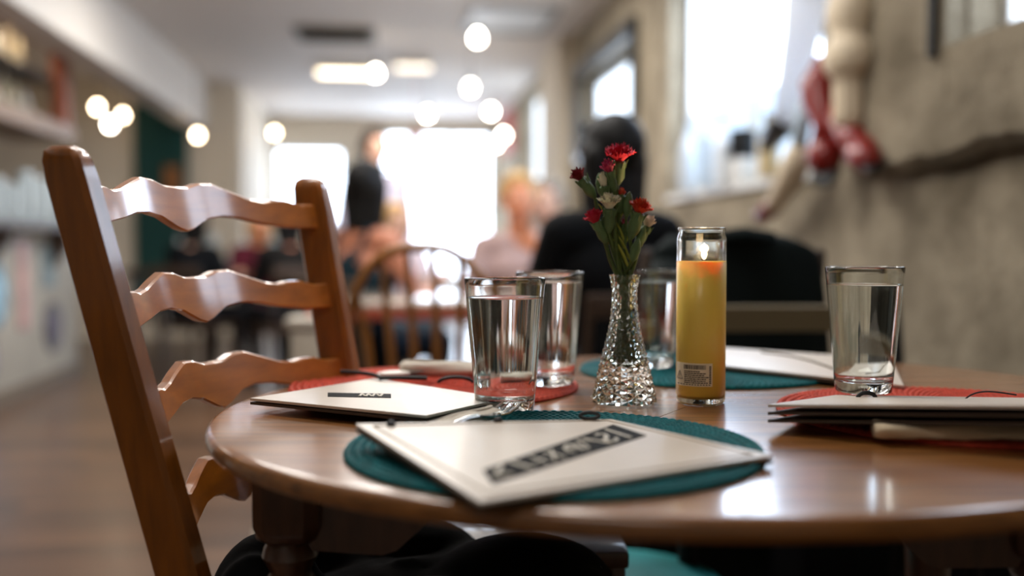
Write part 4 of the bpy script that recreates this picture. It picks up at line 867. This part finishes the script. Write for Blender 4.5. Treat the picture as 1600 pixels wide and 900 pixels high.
for X, F, fc, hr, tp, sk, lb in [(-2.15, 6.7, (.3, 1), 'black', '0d1014', 'pale', 'person in black seen between the chair slats, nearest to the bar'), (-1.9, 7.45, (.5, -1), 'blond', '4a1522', 'warm', 'fair haired person in maroon seen between the chair slats'), (-1.45, 6.5, (-.5, .8), 'black', '12100f', 'tan', 'person in a dark top seen between the chair slats next to the right post'), (-1.1, 7.6, (-.3, -1), 'brown', '9aa0ac', 'pale', 'person in a grey-blue top seen past the right chair post')]:
    person(lb, X, F, fc, 'sit', sk, hr, .15, tp, '14151a', True, .014, 0, 'table', 0, .93); seat_for('dark chair under the ' + lb.split(' seen')[0] + (' by the bar' if 'nearest' in lb else ' between the slats'), X, F, fc)
# ---------------------------------------------------------------- the right wall: hanging legs and the sill
def wleg(name, label, pts, rad, m, shoe_m, toe, sole_m=None, heel=True, loc_F=0):
    o0 = pts[0]; k = root(name, label, 'wall ornament', o0, 0, None); L = [p - o0 for p in pts]
    bm = BM(); tube(bm, L, rad, 20); obj('leg', bm, m, k, 'all')
    a = L[-1]; t = toe - o0; bm = BM(); d = (t - a)
    tube(bm, [a - d * .15, a + d * .1, a + d * .45, a + d * .8, a + d], [rad[-1] * .9, rad[-1] * 1.18, rad[-1] * 1.05, rad[-1] * .95, rad[-1] * .35], 16); sh = obj('shoe', bm, shoe_m, k, 'all')
    nrm = (L[-1] - L[-2]).normalized(); bm = BM(); q = [p + nrm * rad[-1] * .95 for p in (a - d * .1, a + d * .5, a + d * .95)]; tube(bm, q, [rad[-1] * .7, rad[-1] * .9, rad[-1] * .5], 10, flat=.35); obj('sole', bm, sole_m or BLACKM, sh)
    if heel: bm = BM(); tube(bm, [a - d * .1, a - d * .1 + nrm * .07], [rad[-1] * .5, rad[-1] * .25], 10); obj('heel', bm, sole_m or BLACKM, sh)
    bm = BM(); tube(bm, [L[0], L[0] + Vector((.12, 0, .02))], .006, 8); obj('wall_hook', bm, BLACKM, k)
def thin_cloth(name, c):
    m = bpy.data.materials.new(name); m.use_nodes = True; nt = m.node_tree; nt.nodes.clear(); o = nt.nodes.new('ShaderNodeOutputMaterial'); d = nt.nodes.new('ShaderNodeBsdfDiffuse'); t = nt.nodes.new('ShaderNodeBsdfTranslucent'); x = nt.nodes.new('ShaderNodeMixShader')
    d.inputs[0].default_value = lin(c); t.inputs[0].default_value = lin(c); x.inputs[0].default_value = .62; nt.links.new(d.outputs[0], x.inputs[1]); nt.links.new(t.outputs[0], x.inputs[2]); nt.links.new(x.outputs[0], o.inputs[0]); return m
def rw(px, py, x): u = (px - 800) / FPX; F = x / (u * CY + SY); return at(px, py, F)
REDL = mat('red_leather', '7f1812', .38, .4, coat=.3, coat_rough=.2); MANN = mat('mannequin_cream', 'd6c6ac', .6, .3); WHITEL = thin_cloth('white_legging', 'eef0f4'); DKRED = mat('dark_red_shoe', '6a1d18', .4)
xw = 1.40
wleg('red_boot', 'red leather boot hanging on the right wall, longer left one of the pair', [rw(1286, 88, xw), rw(1278, 130, xw), rw(1282, 160, xw), rw(1289, 195, xw), rw(1290, 232, xw)], [.02, .056, .058, .036, .052], REDL, REDL, rw(1296, 268, xw) + Vector((-.02, 0, 0)), BLACKM, False)
wleg('red_boot', 'red leather boot hanging on the right wall, shorter right one of the pair', [rw(1300, 172, xw + .02), rw(1315, 195, xw + .02), rw(1332, 216, xw + .02), rw(1345, 234, xw + .02)], [.03, .04, .045, .045], REDL, REDL, rw(1364, 256, xw) + Vector((-.01, 0, 0)), BLACKM, False)
wleg('mannequin_leg', 'white mannequin leg in a black shoe hanging in front of the bright window', [rw(1262, -12, xw), rw(1252, 60, xw), rw(1240, 120, xw), rw(1226, 190, xw)], [.07, .062, .055, .042], WHITEL, BLACKM, rw(1196, 222, xw), BLACKM)
wleg('mannequin_leg', 'cream mannequin leg in a dark red shoe hanging below the red boots', [rw(1252, 232, xw), rw(1240, 262, xw), rw(1226, 292, xw), rw(1208, 322, xw)], [.04, .05, .044, .032], MANN, DKRED, rw(1186, 342, xw), DKRED)
wleg('mannequin_leg', 'pale blue mannequin leg hanging between the white leg and the red boots', [rw(1256, 160, xw), rw(1252, 200, xw), rw(1246, 235, xw)], [.026, .028, .026], mat('pale_blue_legging', 'a9bccb', .5), mat('pale_blue_shoe', '9fb2c4', .4), rw(1244, 262, xw), mat('pale_sole', 'b9c4cc', .5), False)
k = root('plaster_ornament', 'cream plaster ornament of two bulges over a fluted stem, on the right wall', 'wall ornament', rw(1326, 200, 1.42)); b0 = k.location
s_ = (rw(1326, 0, 1.42).z - b0.z) / 200
bm = BM(); n = 40; rings = []
for z, r, fl in [(0, .05, .12), (20, .052, .12), (60, .052, .12), (78, .055, .05), (84, .075, 0), (95, .092, 0), (112, .098, 0), (128, .09, 0), (138, .07, 0), (148, .066, 0), (160, .078, 0), (180, .086, 0), (200, .08, 0), (215, .06, 0)]:
    rings.append([Vector((r * (1 + fl * math.cos(10 * 2 * PI * i / n)) * math.cos(2 * PI * i / n) * .8, r * (1 + fl * math.cos(10 * 2 * PI * i / n)) * math.sin(2 * PI * i / n), z * s_)) for i in range(n)])
loft(bm, rings); obj('moulding', bm, MANN, k, 'all')
bm = BM(); box(bm, (.05, 0, .12), (.06, .06, .1)); obj('wall_block', bm, MANN, k)
# things on the window sill
SZ = 1.2
q = rw(1160, 270, 1.53)
k = root('white_box', 'white box on the window sill under the small black one', 'box', (q.x, q.y, SZ + .001)); bm = BM(); box(bm, (0, 0, .05), (.09, .16, .1), bev=.006); obj('case', bm, WHITE, k); bm = BM(); box(bm, (0, 0, .104), (.094, .164, .012), bev=.003); obj('lid', bm, WHITE, k)
k = root('black_box', 'small black box standing on a white box on the window sill', 'box', (q.x, q.y, SZ + .112), .75); bm = BM(); box(bm, (0, 0, .062), (.085, .085, .124), bev=.008); obj('case', bm, BLACKP, k); bm = BM(); box(bm, (-.044, 0, .06), (.005, .05, .06)); obj('front_plate', bm, BLACKM, k)
for px, h, c, lb in [(1075, .32, 'cfd9e2', 'white-blue bottle nearest to the far end of the window sill'), (1105, .36, 'b8c9d8', 'tall pale blue bottle on the window sill'), (1128, .28, 'd9dfe4', 'white bottle on the window sill left of the black box'), (1200, .22, 'c9b48a', 'short amber jar on the window sill right of the black box')]:
    q = rw(px, 300, 1.47); k = root('sill_bottle', lb, 'bottle', (q.x, q.y, SZ + .002)); bm = BM(); lathe(bm, [(0, 0), (.04, 0), (.042, .01), (.042, h * .6), (.03, h * .74), (.015, h * .82), (.015, h), (0, h)], 20); obj('bottle_body', bm, mat('sill_' + c, c, .2, .6, coat=.5), k); bm = BM(); lathe(bm, [(0, h), (.018, h), (.018, h + .025), (0, h + .025)], 14); obj('cap', bm, STEEL, k)
